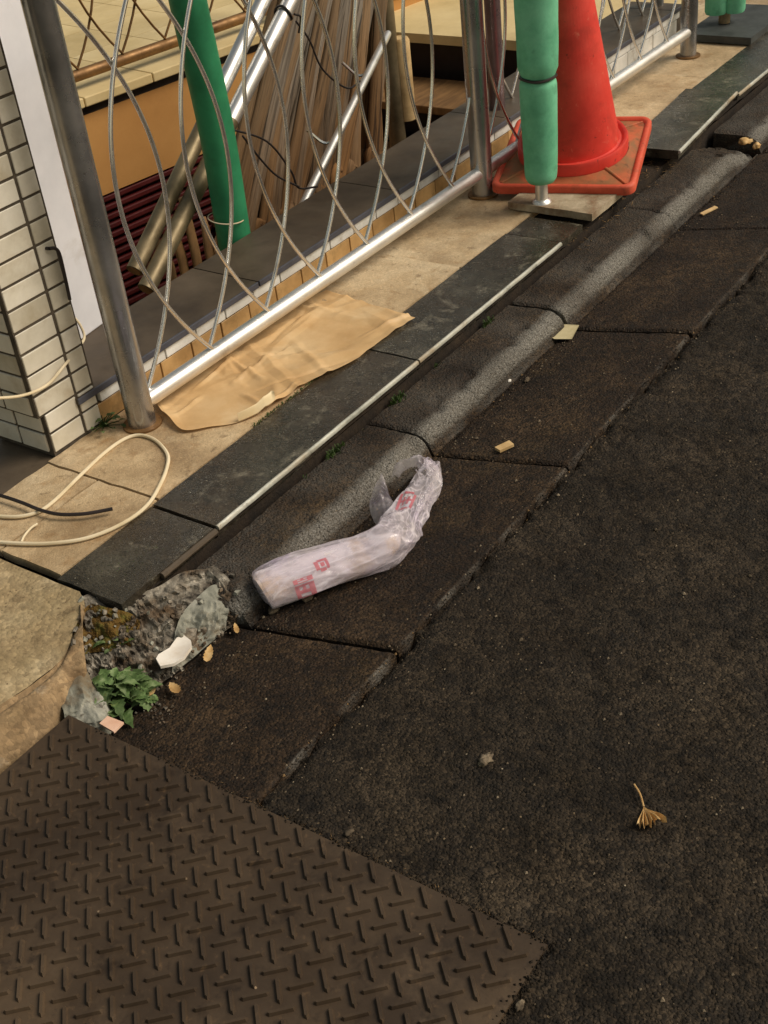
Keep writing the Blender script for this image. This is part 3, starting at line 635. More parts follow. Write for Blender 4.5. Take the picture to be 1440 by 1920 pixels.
m2 = MB(); m2.box((q1.x+.004, c.y+.016, WZ+.5), (.006, .024, 1.0)); bev(part(wb, 'edge_strip', m2, 'kraft_pale', False), .001)
# hook and cable hanging on the pier
hk = [aty(*p, Y0-.012) for p in ((92, 466), (104, 466), (112, 478), (122, 520), (131, 562))]
mb = MB(); mb.tube(curve(hk, 6), .0035, 8); mb.tube([hk[0], hk[0]+Vector((-.004, .02, 0))], .0035, 8)
single('wire_hook', mb, 'cable_black', 'bent black wire hook on the corner of the cream tiled pillar', 'hook')
pc = [aty(-30, 748, Y0-.035), aty(40, 742, Y0-.02), aty(88, 722, Y0-.012), aty(120, 686, Y0-.012), aty(150, 648, Y0+.03), aty(158, 630, Y0+.05), aty(148, 606, Y0+.06), aty(132, 588, Y0+.07)]
mb = MB(); mb.tube(curve(pc, 8), .0030, 8); single('hanging_cable', mb, 'cable_white', 'thin grey-white cable draped across the cream tiled pillar', 'cable')

# ================================================================== STAIRWELL
st = root('stairwell', (3, 2.7, -1.3), kind='structure')
mb = MB(); mb.grid([[Vector((x, y, -1.3)) for y in (1.9, 3.8)] for x in (.8, 4.6)]); part(st, 'stairwell_floor', mb, 'dirt')
mb = MB(); mb.box((1.5, 2.75, -.66), (.06, 1.6, 1.28)); part(st, 'end_wall', mb, 'orange_plaster', False)
WA = at(152, 200, .075); WB = at(430, 98, .075); wd = (WB-WA); wd.z = 0; wd.normalize(); wnrm = Vector((wd.y, -wd.x, 0))   # towards the street
if wnrm.y > 0: wnrm = -wnrm
def onwall(x, y, off=0):
    d = Vector(ray(x, y)); o = Vector(CP); k = ((WA+wnrm*off)-o).dot(wnrm)/d.dot(wnrm); return o+d*k
wr = Matrix.Rotation(math.atan2(wd.y, wd.x), 3, 'Z')
ow = root('orange_wall', WA+Vector((0, 0, -.2)), 'orange plaster wall with maroon slats on the far side of the stairwell', 'wall')
zb = onwall(193, 367).z; zt = onwall(143, 183).z
c0 = WA+wd*.5
def wbox(mb, along, L, zc, H, off, T): mb.box(WA+wd*along+wnrm*(off-T/2)+Vector((0, 0, zc-WA.z)), (L, T, H), wr)
mb = MB(); wbox(mb, .2, 3.4, (zb+.042)/2, .042-zb, 0, .12); part(ow, 'plaster', mb, 'orange_plaster', False)
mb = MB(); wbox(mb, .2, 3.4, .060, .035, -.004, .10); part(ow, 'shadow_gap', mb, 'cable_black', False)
mb = MB(); wbox(mb, .2, 3.4, (zb-1.3)/2, zb+1.3, -.03, .06); part(ow, 'slat_backing', mb, 'burgundy', False)
z = zb-.018
while z > -1.1:
    mb = MB(); wbox(mb, .2, 3.4, z, .02, -.002, .03); bev(part(ow, 'slat', mb, 'burgundy', False), .004); z -= .034
k = -1.5
while k < 1.9:
    mb = MB(); wbox(mb, k+.15, .296, (zt+.076)/2, zt-.076, .03, .32); bev(part(ow, 'coping', mb, 'terrace_tile', False), .004); k += .3
# terrace floor beyond
tr = root('terrace', (3.4, 4.2, zt), kind='structure')
for i in range(-6, 12):
    for j in range(0, 12):
        mb = MB(); mb.box(WA+wd*(i*.3+.15)-wnrm*(.30+j*.3+.02)+Vector((0, 0, zt-.012-WA.z)), (.296, .296, .02), wr)
        o = part(tr, 'terrace_tile', mb, 'terrace_tile', False)
mb = MB(); mb.box(WA+wd*1.0-wnrm*2.2+Vector((0, 0, zt-.04-WA.z)), (8, 4.2, .034), wr); part(tr, 'terrace_bed', mb, 'grout', False)
# far railing on the terrace edge
fr = root('far_railing', WA-wnrm*.1, 'weathered railing with rusty rods on the terrace beyond the stairwell', 'railing')
zrf = zt+.05
def frp(a, z, o=.06): return WA+wd*a-wnrm*o+Vector((0, 0, z-WA.z))
mb = MB(); mb.tube([frp(a, zrf) for a in (-1.6, 1.1)], .02, 18); part(fr, 'bottom_rail', mb, 'rust_steel')
mb = MB(); mb.tube([frp(a, zrf+.82) for a in (-1.6, 1.1)], .02, 18); part(fr, 'top_rail', mb, 'rust_steel')
for xv in [-1.5+.195*k for k in range(13)]:
    for sgn in (-1, 1):
        pts = [frp(xv+sgn*.163*4*t*(1-t), zrf+.018+.79*t, .06+sgn*.005) for t in np.linspace(0, 1, 15)]
        m2 = MB(); m2.tube(pts, .0045, 7); part(fr, 'bowed_rod', m2, 'rust_steel')
for a in (-1.6, 1.1):
    m2 = MB(); m2.tube([frp(a, z) for z in (zt, zrf+.86)], .03, 20); part(fr, 'post', m2, 'rust_steel')
# steps at the far right end of the stairwell
stp = root('stairs', (4.4, 2.7, -.6), 'brown steps going down into the dark stairwell', 'stairs')
mb = MB(); mb.box((5.2, 2.95, -.018), (1.88, 1.9, .036)); part(stp, 'landing', mb, 'terrace_tile', False)
mb = MB(); mb.box((4.76, 2.75, -.67), (.72, 1.5, 1.26)); part(stp, 'riser_body', mb, 'cable_black', False)  # block under the landing, its shade painted in as black
for k in range(6):
    xe = 3.955-k*.27; z = -.17-k*.17
    mb = MB(); mb.box((xe+.155, 2.75, z-.015), (.31, 1.3, .03)); bev(part(stp, 'step', mb, 'step_wood', False), .004)
    mb = MB(); mb.box((xe+.17, 2.75, z-.10), (.02, 1.3, .14)); part(stp, 'riser', mb, 'cable_black', False)  # riser coloured black to carry the shade on its face
# newel post and wood block beside the steps
b = at(722, 150, -.1); pz = Vector((3.78, 2.78, 0))
p0 = aty(735, 150, 2.72); 
mb = MB(); mb.tube([Vector((p0.x, 2.72, z)) for z in (-.6, .2, 1.0)], .032, 24)
single('stair_post', mb, 'dull_pipe', 'grey metal post rising from the stairs beside the weathered wood', 'post')
p1 = aty(757, 162, 2.70); p2 = aty(757, 66, 2.70)
mb = MB(); mb.tube([Vector((p1.x, 2.70, z)) for z in (p1.z-.12, p1.z, p2.z-.01, p2.z)], [.036, .036, .036, .03], 18); bo = single('wood_stump', mb, 'pale_wood', 'short tan wooden stump standing on the step beside the grey post', 'stump')
# handrail rod over the steps
h0 = aty(585, 350, 2.22); h1 = aty(728, 62, 2.42)
hr = root('stair_handrail', h0, 'slanted silver handrail pipe running along the weathered wood', 'handrail')
mb = MB(); mb.tube([h0+(h0-h1)*.4, h0.lerp(h1, .5), h1-(h1-h0)*.012, h1], [.0125, .0125, .0125, .010], 18); part(hr, 'pipe', mb, 'bright_steel')
for t in (.28, .72):
    q = h0.lerp(h1, t); mb = MB(); mb.tube(curve([q, q+Vector((-.02, .03, -.005)), q+Vector((-.05, .06, .04))], 4), .0045, 8); part(hr, 'bracket', mb, 'rod_steel')

# ================================================================== WEATHERED WOOD
ww = root('weathered_wood', (2.4, 2.3, -1.3), 'clump of weathered split wood staves rising out of the stairwell', 'wood')
NS = 26
for k in range(NS):
    t = k/(NS-1); lay = random.choice((0, 0, 1, 2)) if 0 < k < NS-1 else 1
    Yp = 2.37+.20*t+lay*.03+random.uniform(0, .02)
    xt = 540+185*t+random.uniform(-8, 8); xb = 425+285*t+random.uniform(-6, 6); yb = 455-175*t
    a = aty(xt, -30, Yp); c = aty(xb, yb, Yp); mpx = aty(xb*.45+xt*.55+12*math.sin(k*1.7)-14*(1-t), yb*.45, Yp)
    low = c+(c-mpx)*1.6; low.z = -1.3
    path = curve([low, c+(c-mpx)*.35, c, mpx, a, a+(a-mpx)*.5], 7)
    r0 = random.uniform(.022, .038); rad = []
    for i, p in enumerate(path):
        u = i/(len(path)-1); rad.append(r0*(1.25-.45*u)*(1+.14*nz(k*3.1, u*4, 0, 1.3)+.06*nz(k, u*14, 3, 1)))
    mb = MB(); mb.tube(path, rad, 14, True, .42, (random.uniform(-.4, .4), -1, 0))
    GR = []
    for i in range(len(mb.v)):
        p = mb.v[i]; a_ = 2*math.pi*(i % 14)/14; g_ = (math.cos(a_)*r0*1.6+k, math.sin(a_)*r0*1.6, .07*p.z+k*.3); GR.append(g_)
        mb.v[i] = p+Vector((0, -1, 0))*(.006*nz(g_[0]*90, g_[1]*90, g_[2]*60))
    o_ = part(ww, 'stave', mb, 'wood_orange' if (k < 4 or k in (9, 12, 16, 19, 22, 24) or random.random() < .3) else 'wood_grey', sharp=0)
    wo_ = o_; ga_ = wo_.data.attributes.new('grain', 'FLOAT_VECTOR', 'POINT'); ga_.data.foreach_set('vector', [c_ for g_ in GR for c_ in g_][:3*len(wo_.data.vertices)])
for k in range(6):      # short pale offcuts at the foot
    Yp = 2.34+.02*(k % 2); c = aty(318+k*24, 500-k*14, Yp); tp_ = c+Vector((.012*(k-3)+.02, .02, random.uniform(.04, .15)))
    lo_ = c+Vector((-.02, 0, 0)); lo_.z = -1.3
    mb = MB(); mb.tube([lo_, c, c.lerp(tp_, .5)+Vector((.003, 0, 0)), tp_], [.022, .02, .018, .012], 10, True, .5, (.2, -1, 0)); part(ww, 'stave', mb, 'step_wood', sharp=0)
# ================================================================== PIPES LEANING BEHIND THE RAILING
def lean_pipe(name, pa, pb, Ya, Yb, r, label, m_hi, m_lo, split):
    a = aty(*pa, Ya); b = aty(*pb, Yb); rt_ = root(name, a, label, 'pipe', 'leaning pipes')
    s_ = a.lerp(b, split); e = b+(b-a)*.25
    mb = MB(); mb.tube([a, a.lerp(s_, .5), s_], r*1.06, 24); o = part(rt_, 'sleeve', mb, m_lo)
    m2 = MB(); m2.tube([a+(a-b).normalized()*.001, a+(b-a).normalized()*.0005], [r*.8, r*.8], 20); part(o, 'end_cap', m2, 'step_wood')
    mb = MB(); mb.tube([s_, s_.lerp(e, .5), e], r, 24); part(rt_, 'tube', mb, m_hi); return a, b
a1, b1 = lean_pipe('leaning_pipe', (252, 508), (494, 0), 2.26, 2.34, .0205, 'silver pipe leaning behind the green pole, the one farther from the wood', 'bright_steel', 'dull_pipe', .56)
a2, b2_ = lean_pipe('leaning_pipe', (274, 543), (546, 0), 2.215, 2.29, .0215, 'silver pipe leaning beside the weathered wood, its capped end on the coping', 'bright_steel', 'dull_pipe', .56)
tp = aty(532, 26, 2.286)
mb = MB(); ax = (b2_-a2).normalized(); u_ = ax.orthogonal().normalized(); v_ = ax.cross(u_)
mb.tube([tp+(u_*math.cos(t)+v_*math.sin(t))*.0245+ax*.004*math.sin(t*2) for t in np.linspace(0, 2*math.pi, 20)], .0035, 7)
mb.tube(curve([tp+Vector((.02, -.02, -.005)), tp+Vector((.045, -.02, -.02)), tp+Vector((.04, -.01, -.06))], 5), .003, 7)
single('pipe_tie', mb, 'cable_black', 'black cable tie wrapped round the silver leaning pipe', 'tie')
# thin dark wires tangled over the wood
for i, (pts, Yw) in enumerate((([(425, 240), (500, 265), (545, 320), (560, 352), (595, 350)], 2.17), ([(555, 40), (580, 75), (605, 130), (650, 165), (675, 152)], 2.2), ([(455, 255), (490, 300), (520, 330), (560, 350)], 2.16))):
    mb = MB(); mb.tube(curve([aty(*p, Yw) for p in pts], 7), .0028, 7)
    single('loose_wire', mb, 'cable_black', ('black wire sagging from the silver pipes across the wood foot', 'black wire hooked over the grey upper wood', 'short black wire looped against the tan wood foot')[i], 'wire')
# green pole
ga = aty(445, 480, 2.145); gb_ = aty(352, 0, 2.145)
gp = root('green_pole', ga, 'smooth green padded pole leaning between the railing and the pipes', 'pole')
mb = MB(); low = ga+(ga-gb_)*.5; gm = ga.lerp(gb_, .5)+Vector((.012, 0, 0))
mb.tube(curve([low, ga, gm, gb_, gb_+(gb_-ga)*.35], 6), .044, 26); part(gp, 'sleeve', mb, 'green_pipe')
q = aty(424, 408, 2.145); gx = (gb_-ga).normalized(); u_ = gx.orthogonal().normalized(); v_ = gx.cross(u_)
m2 = MB(); m2.tube([q+(u_*math.cos(t)+v_*math.sin(t))*.0455+gx*.008*math.sin(t) for t in np.linspace(0, 2*math.pi, 30)], .0016, 6); part(gp, 'tie_string', m2, 'cable_white')

# ================================================================== TRAFFIC CONE, PADDED POST, BASE PLATES
P0 = Vector((2.99, 1.365, .026)); Pl = Vector((2.875, 1.735, .026)); Pb = Vector((3.37, 1.517, .09))
e1 = (Pl-P0).normalized(); e2 = (Pb-P0); e2 = (e2-e1*e2.dot(e1)).normalized(); e3 = e2.cross(e1)
if e3.z < 0: e3 = -e3
side = .392; cc = P0+e1*(side/2+.006)+e2*(side/2-.012)
def cf(x, y, z): return cc+e1*x+e2*y+e3*z
cn = root('traffic_cone', cc-e3*.0, 'red plastic traffic cone with dirty square base on the pavement edge', 'traffic cone')
def rsq(h, r, n=9):
    out = []
    for (sx, sy, a0) in ((1, 1, 0), (-1, 1, 90), (-1, -1, 180), (1, -1, 270)):
        for i in range(n): 
            a = R(a0+90*i/(n-1)); out.append((sx*(h-r)+r*math.cos(a), sy*(h-r)+r*math.sin(a)))
    return out
hs = side/2
lev = [(hs, .03, -.008), (hs, .03, .012), (hs-.003, .03, .017), (hs-.009, .027, .0185), (hs-.014, .024, .0165), (hs-.018, .022, .011)]
mb = MB(); n = 36
for (h, r, z) in lev: mb.v += [cf(x, y, z+.0015*nz(x*9, y*9, 1)) for x, y in rsq(h, r)]
for l in range(len(lev)-1): mb.f += [(l*n+i, l*n+(i+1) % n, (l+1)*n+(i+1) % n, (l+1)*n+i) for i in range(n)]
part(cn, 'base_rim', mb, 'cone_rim', sharp=60)
mb = MB()   # base sheet rising gently to the cone
rings = [(rsq(hs-.0175, .022), .0105), ([(.155*math.cos(R(90*(i//9)+90*(i % 9)/8)), .155*math.sin(R(90*(i//9)+90*(i % 9)/8))) for i in range(36)], .022)]
for rg, z in rings: mb.v += [cf(x, y, z) for x, y in rg]
mb.f += [(i, (i+1) % n, n+(i+1) % n, n+i) for i in range(n)]
for (sx, sy) in ((1, 1), (-1, 1), (-1, -1), (1, -1)):   # stiffening ribs to the corners
    d = Vector((sx, sy, 0)).normalized()
    mb.tube([cf(d.x*.15, d.y*.15, .021), cf(sx*(hs-.026), sy*(hs-.026), .0115)], [.006, .004], 6)
part(cn, 'base_sheet', mb, 'cone_base', sharp=60)
pf = [(.153, .012), (.153, .050), (.150, .0555), (.144, .056), (.140, .052), (.135, .0475), (.129, .050), (.125, .075), (.034, .70), (.028, .712), (.02, .715)]
mb = MB(); N = 56
for (r, z) in pf: mb.v += [cf(r*math.cos(2*math.pi*i/N), r*math.sin(2*math.pi*i/N), z) for i in range(N)]
for l in range(len(pf)-1): mb.f += [(l*N+i, l*N+(i+1) % N, (l+1)*N+(i+1) % N, (l+1)*N+i) for i in range(N)]
mb.f += [tuple(range((len(pf)-1)*N, len(pf)*N))]
part(cn, 'cone_body', mb, 'cone_red', sharp=50)

g0 = at(1016, 378, .022)
gd = root('padded_post', (g0.x, g0.y, 0), 'steel post wrapped in green foam padding in front of the traffic cone', 'post')
def padz(py, Y=g0.y): return aty(1016, py, Y).z
zb0, zj = padz(338), padz(140)
top = aty(1004, -60, g0.y)
def gx_(z): return g0.x+(top.x-g0.x)*.35*(z/.6)
mb = MB(); mb.tube([Vector((gx_(z), g0.y, z)) for z in (.02, .3, .9)], .017, 20); part(gd, 'pipe', mb, 'bright_steel')
def pad(z0, z1, r0, r1, name):
    mb = MB(); pts = []; rad = []
    for t in np.linspace(0, 1, 30):
        z = z0+(z1-z0)*t; pts.append(Vector((gx_(z), g0.y, z)))
        e = min(t, 1-t)*(z1-z0); rad.append((r0+(r1-r0)*t)*(1-.16*max(0, 1-e/.018)**2))
    mb.tube(pts, rad, 36)
    for i, p in enumerate(mb.v):
        c = Vector((gx_(p.z), g0.y, p.z)); d = p-c; mb.v[i] = c+d*(1+.05*nz(p.x, p.y, p.z, 9)+.015*nz(p.x, p.y, p.z, 40))
    return part(gd, name, mb, 'green_foam', sharp=60)
pad(zb0, zj, .043, .048, 'foam_pad'); pad(zj+.004, .95, .051, .062, 'foam_pad')
mb = MB(); zz = zj+.002; mb.tube([Vector((gx_(zz)+.046*math.cos(t), g0.y+.046*math.sin(t), zz+.002*math.sin(3*t))) for t in np.linspace(0, 2*math.pi, 28)], .0035, 7); part(gd, 'tie_wire', mb, 'cable_black')
mb = MB(); c = (at(955, 390, .0)+at(1112, 414, .0))/2
slab(mb, 2.818, 3.09, 1.412, 1.662, .0015, .021, .002); bp = part(gd, 'base_plate', mb, 'board_stone')
mb = MB(); mb.tube([Vector((g0.x, g0.y, z)) for z in (.021, .026, .03)], [.026, .024, .019], 18); part(gd, 'base_collar', mb, 'bright_steel')
# second padded post further along
s2 = at(1358, 42, .03)
g2 = root('padded_post', (s2.x, s2.y, 0), 'green padded post on a black base plate beyond the railing end', 'post')
mb = MB(); mb.tube([Vector((s2.x, s2.y, z)) for z in (.03, .3, .9)], .021, 18); part(g2, 'pipe', mb, 'dull_pipe')
for s_ in (-1, 1):
    mb = MB(); zq = padz(22, s2.y)
    zq = aty(1355, 26, s2.y).z
    mb.tube([Vector((s2.x+s_*.032*rt[0], s2.y+s_*.032*rt[1], z)) for z in (zq, zq+.01, .5, .9)], [.036, .040, .042, .042], 24)
    part(g2, 'foam_pad', mb, 'green_foam')
mb = MB(); slab(mb, 4.385, 4.80, 1.585, 1.83, .002, .028, .001); bev(part(g2, 'base_plate', mb, 'black_rubber', sharp=30), .002)

# ================================================================== KRAFT PAPER SHEET
front = [(298, 768), (318, 790), (345, 809), (400, 800), (450, 790), (505, 768), (530, 750), (572, 722), (640, 690), (700, 650), (740, 622), (779, 598)]
back = [(288, 735), (330, 712), (372, 690), (415, 660), (450, 640), (480, 622), (510, 604), (535, 586), (560, 570), (580, 558), (597, 549), (612, 545)]
fP = curve([at(*p, .004) for p in front], 22); bP = curve([at(*p, .004) for p in back], 22)
rf = random.Random(11); FOLDS = []
for _ in range(46):
    uu, vv = rf.random(), rf.random(); c0_ = fP[int(uu*(len(fP)-1))].lerp(bP[int(uu*(len(fP)-1))], vv)
    FOLDS.append((c0_.x, c0_.y, rf.choice((.15, .9, 1.5, 2.3, 2.9))+rf.uniform(-.35, .35), rf.uniform(.007, .030), rf.uniform(.04, .16), rf.uniform(.0018, .0075)*rf.choice((1, 1, -.6))))
P = []; NV = 130
for i, (a, b) in enumerate(zip(fP, bP)):
    row = []; u = i/(len(fP)-1)
    for j in range(NV):
        v = j/(NV-1); p = a.lerp(b, v)
        if u > .93: p = a.lerp(b, v)
        q = Vector((p.x*1.0, p.y*1.0, 0))
        h = .0025+.007*abs(noise.noise(q*2.4))+.0022*noise.noise(q*9)
        for (fx_, fy_, fa, fw_, fl, fam) in FOLDS:
            dx_, dy_ = p.x-fx_, p.y-fy_; al = dx_*math.cos(fa)+dy_*math.sin(fa); ac = -dx_*math.sin(fa)+dy_*math.cos(fa)+.004*noise.noise(Vector((al*14, fx_*9, 0)))
            if abs(al) < fl and abs(ac) < fw_: h += fam*(1-abs(ac)/fw_)*(1-(al/fl)**2)
        for (nx_, ny_, c_, am) in ((.55, .83, 2.62, .005), (.9, -.43, .92, .005), (.2, .98, 2.16, .005), (.8, .6, 2.52, .003)):
            dd = abs(nx_*p.x+ny_*p.y-c_); h += am*max(0, 1-dd/.02)
        h += .010*math.exp(-((u-.50)/.05)**2-(v/.22)**2)+.008*math.exp(-((u-.08)/.1)**2-(v/.3)**2)
        h += .004*math.exp(-(min(v, 1-v)/.05)**2)*(.5+nz(u*8, v, 2))
        row.append(Vector((p.x, p.y, max(.0018, h))))
    P.append(row)
mb = MB(); mb.grid(P)
kp = single('paper_sheet', mb, 'kraft_paper', 'crumpled brown kraft paper sheet lying under the bottom rail', 'paper', sharp=0)
mb = MB(); i0, i1 = int(.36*len(fP)), int(.50*len(fP)); Q = []
for i in range(i0, i1+1):
    t = (i-i0)/(i1-i0); w = .017*(t**1.2)*(1 if t < .85 else (1-t)/.15+.02); e = P[i][0]; inn = (P[i][30]-P[i][0]); inn.z = 0; inn.normalize()
    Q.append([e+Vector((0, 0, .0015))+inn*(w*s_)+Vector((0, 0, .010*math.sin(s_*2.4)+.012*s_)) for s_ in np.linspace(0, 1, 8)])
mb.grid(Q); part(kp, 'folded_corner', mb, 'kraft_pale', sharp=0)

# ================================================================== CABLES ON THE PAVEMENT
def floor_path(pts, z): return curve([at(x, y, z+(q[0] if q else 0)) for (x, y, *q) in pts], 8)
mb = MB(); mb.tube(floor_path([(-60, 962), (0, 968), (40, 968), (75, 958), (105, 936), (150, 892), (195, 850), (232, 824), (262, 816), (292, 826), (314, 852), (312, 880), (297, 915), (278, 945), (246, 972), (200, 996), (150, 1012), (90, 1019), (40, 1019), (-10, 1016), (-60, 1012)], .004), .0038, 8)
single('white_cable', mb, 'cable_white', 'cream cable bent in a loop on the tan paving tiles', 'cable')
mb = MB(); mb.tube(floor_path([(-50, 918), (0, 929), (40, 942), (75, 956), (110, 964), (150, 964), (180, 960), (211, 954)], .0115), .0036, 8)
single('black_cable', mb, 'cable_black', 'cut end of a black cable crossing the cream cable', 'cable')
mb = MB(); mb.tube(floor_path([(40, 1016), (46, 1004), (58, 990), (70, 982)], .0055), .0022, 6)
single('thin_cord', mb, 'cable_white', 'thin cream cord end between the crossing cables on the tile joint', 'cord')

# ================================================================== PLASTIC BAG
def gz(y):      # surface of the gutter
    return ZR-.030*max(0, min(1, (y-YG)/(1.262-YG)))
bgc = [(486, 1112, .034), (500, 1104, .037), (530, 1092, .038), (570, 1077, .0385), (610, 1062, .037), (650, 1049, .036), (690, 1036, .036), (722, 1022, .038), (744, 1003, .040), (758, 976, .034), (770, 950, .032), (781, 926, .033), (793, 904, .034), (802, 888, .030), (806, 877, .02)]
cl = []; rad = []
for (x, y, r) in bgc:
    r *= 1.16 if x < 730 else 1.05
    p = at(x, y, -.04); z = gz(p.y)+r*.86+.002
    for _ in range(2): p = at(x, y, z); z = gz(p.y)+r*.86+.002
    cl.append(at(x, y, z)); rad.append(r)
CLs = curve(cl, 16); RD = np.interp(np.linspace(0, len(rad)-1, len(CLs)), range(len(rad)), rad)
NA = 140; BK = 16/9
def bag_pt(i, th, off=0.):
    k = len(CLs); i = max(0, min(k-1, i)); T = (CLs[min(i+1, k-1)]-CLs[max(i-1, 0)]).normalized()
    sidev = T.cross(Vector((0, 0, 1))).normalized(); upv = sidev.cross(T).normalized(); u = i/(k-1)
    r = RD[i]; e = i/k
    ss = u*.50; c_, s__ = math.cos(th)*.037, math.sin(th)*.037
    up_ = max(0, min(1, (u-.5)/.14))
    def ridge(f, a, st, sd): return a*(abs(noise.noise(Vector((c_*f+sd, s__*f, ss*f*(st+.14*up_)))))-.22)
    w = (-ridge(22, .019, .25, 1)-ridge(48, .012-.004*up_, .2, 5)-ridge(105, .0028*(1-.6*up_), .25, 9))*(.85+.2*up_)/r
    crv = sum(max(0, 1-abs(noise.noise(Vector((c_*f_+sd_, s__*f_, ss*f_*(st_+.14*up_)))))*k_) for f_, sd_, st_, k_ in ((22, 1, .25, 14), (48, 5, .22, 9), (105, 9, .3, 7)))
    bag_pt.cr = min(1, crv*(.55+.45*up_)+.25*up_*0)
    w += .0035*noise.noise(Vector((c_*12, s__*12, ss*14)))/r
    if i < 11: r *= (.40+.60*math.sqrt(i/11.))
    p = CLs[i]+(sidev*math.cos(th)+upv*math.sin(th)*.88)*(r*(1+w)+off)
    fl = gz(p.y)+.001
    if p.z < fl: p.z = fl+.0006*math.cos(th*9)
    return p
PB = []; CRV = []
for i in range(len(CLs)):
    PB.append([])
    for j in range(NA):
        PB[-1].append(bag_pt(i, 2*math.pi*j/NA)); CRV.append(bag_pt.cr)
bg = root('plastic_bag', (CLs[30].x, CLs[30].y, gz(CLs[30].y)), 'crumpled translucent white plastic bag twisted round a roll, lying in the gutter', 'plastic bag')
mb = MB(); k = len(CLs); mb.v = [p for r in PB for p in r]
uopen = int(k*.72)
side_t = []
for i in range(k-1):
    for j in range(NA):
        th = 2*math.pi*(j+.5)/NA
        # torn mouth on the kerb side of the crumpled top
        if i >= uopen and math.cos(th) < -.28 and math.sin(th) > -.55 and i < k-4: continue
        mb.f.append((i*NA+j, i*NA+(j+1) % NA, (i+1)*NA+(j+1) % NA, (i+1)*NA+j))
mb.f.append(tuple(range(NA))[::-1])
bb_ = part(bg, 'bag_body', mb, 'bag_film', sharp=0)
ba_ = bb_.data.attributes.new('crease', 'FLOAT', 'POINT'); ba_.data.foreach_set('value', CRV[:len(bb_.data.vertices)])
mb = MB(); c2 = CLs[7:int(k*.56)]; mb.tube([p-Vector((0, 0, .003)) for p in c2], [float(r)*.84*min(1, .25+.75*((int(k*.56)-7-q_)/38)**.6) for q_, r in enumerate(RD[7:int(k*.56)])], 24); part(bg, 'rolled_content', mb, 'bag_roll')
def sheet(pxl, pxr, name, nv=26, amp=.004, lift=0.):
    L = curve([at(x, y, z) for (x, y, z) in pxl], 12); Rr = curve([at(x, y, z) for (x, y, z) in pxr], 12); Q = []
    for i, (a, b) in enumerate(zip(L, Rr)):
        row = []
        for j in range(nv+1):
            t = j/nv; p = a.lerp(b, t)
            p = p+Vector((0, 0, lift*math.sin(math.pi*t)+amp*noise.noise(p*60)-amp*1.6*abs(noise.noise(p*90))-amp*.8*abs(noise.noise(p*200))))
            row.append(p)
        Q.append(row)
    mb = MB(); mb.grid(Q); return part(bg, name, mb, 'bag_film', sharp=0)
sheet([(722, 1000, -.06), (706, 984, -.055), (694, 958, -.045), (694, 935, -.03), (703, 912, -.01), (713, 893, .006)],
      [(768, 990, -.03), (757, 965, -.03), (748, 952, -.035), (737, 938, -.03), (728, 920, -.012), (721, 898, .004)], 'handle', lift=.012)
sheet([(733, 892, -.05), (741, 870, -.015), (764, 858, .004), (790, 854, .006), (814, 864, -.002), (828, 886, -.03)],
      [(748, 898, -.06), (757, 882, -.03), (773, 875, -.012), (790, 876, -.005), (804, 882, -.01), (812, 897, -.03)], 'handle', lift=.008, amp=.006)
sheet([(802, 960, -.03), (818, 930, -.02), (829, 905, -.02), (826, 884, -.025), (812, 866, -.02)],
      [(775, 960, -.005), (788, 930, .0), (800, 910, .002), (800, 890, .0), (795, 872, -.005)], 'loose_fold', lift=.008, amp=.006)
# red print on the film
def print_on(u0, u1, t0, t1, strokes, name):
    mb = MB()
    for (a0, b0, a1, b1) in strokes:
        Q = []
        for s_ in np.linspace(a0, a1, 9):
            row = []
            for w_ in np.linspace(b0, b1, 9):
                fi = (u0+(u1-u0)*s_)*BK; th = t0+(t1-t0)*w_; i = int(fi); f_ = fi-i
                row.append(bag_pt(i, th, .0009).lerp(bag_pt(i+1, th, .0009), f_))
            Q.append(row)
        mb.grid(Q)
    return part(bg, name, mb, 'red_print', sharp=0)
g1 = [(0, 0, .24, 1), (.74, 0, 1, 1), (.24, 0, .74, .16), (.24, .40, .74, .60), (.24, .84, .74, 1), (.42, .16, .58, .40)]
g2s = [(0, .1, .26, .8), (.76, 0, 1, .9), (.26, 0, .76, .22), (.26, .74, .7, 1), (.38, .32, .66, .64)]
HP = math.pi
print_on(21, 28, .20*HP, -.02*HP+.5, g1, 'print'); print_on(21, 28, -.02*HP+.42, -.12*HP, g1, 'print')
print_on(30, 36, .36*HP, .18*HP, g2s, 'print')
print_on(78, 90, .62*HP, .36*HP, [(0, .2, .12, .8), (.88, .2, 1, .8), (.1, 0, .9, .16), (.1, .84, .9, 1), (.3, .3, .7, .42), (.3, .55, .7, .7), (.45, .16, .56, .84)], 'print')

# ================================================================== WEEDS
def leaf_geo(L, W, droop, n=9, ser=.2):
    mid, lf, rg = [], [], []
    for i in range(n+1):
        t = i/n; w = W*(math.sin(math.pi*min(1, t**.75))**.8)*(1+ser*(1 if i % 2 else -1)) if 0 < i < n else .0006
        z = L*(.35*t-droop*t*t); mid.append(Vector((L*t, 0, z))); lf.append(Vector((L*t-.1*w, w, z+.28*w))); rg.append(Vector((L*t-.1*w, -w, z+.28*w)))
    V = mid+lf+rg; m = n+1; Fc = []
    for i in range(n): Fc += [(i, i+1, m+i+1, m+i), (i+1, i, 2*m+i, 2*m+i+1)]
    return V, Fc
lms = []
for (L, W, d) in ((.030, .0105, .5), (.026, .0105, .7), (.021, .009, .3), (.034, .0105, .9)):
    V, Fc = leaf_geo(L, W, d); lms.append(MB().add(V, Fc).mesh('leaf', 'leaf_green', None, True, 0))
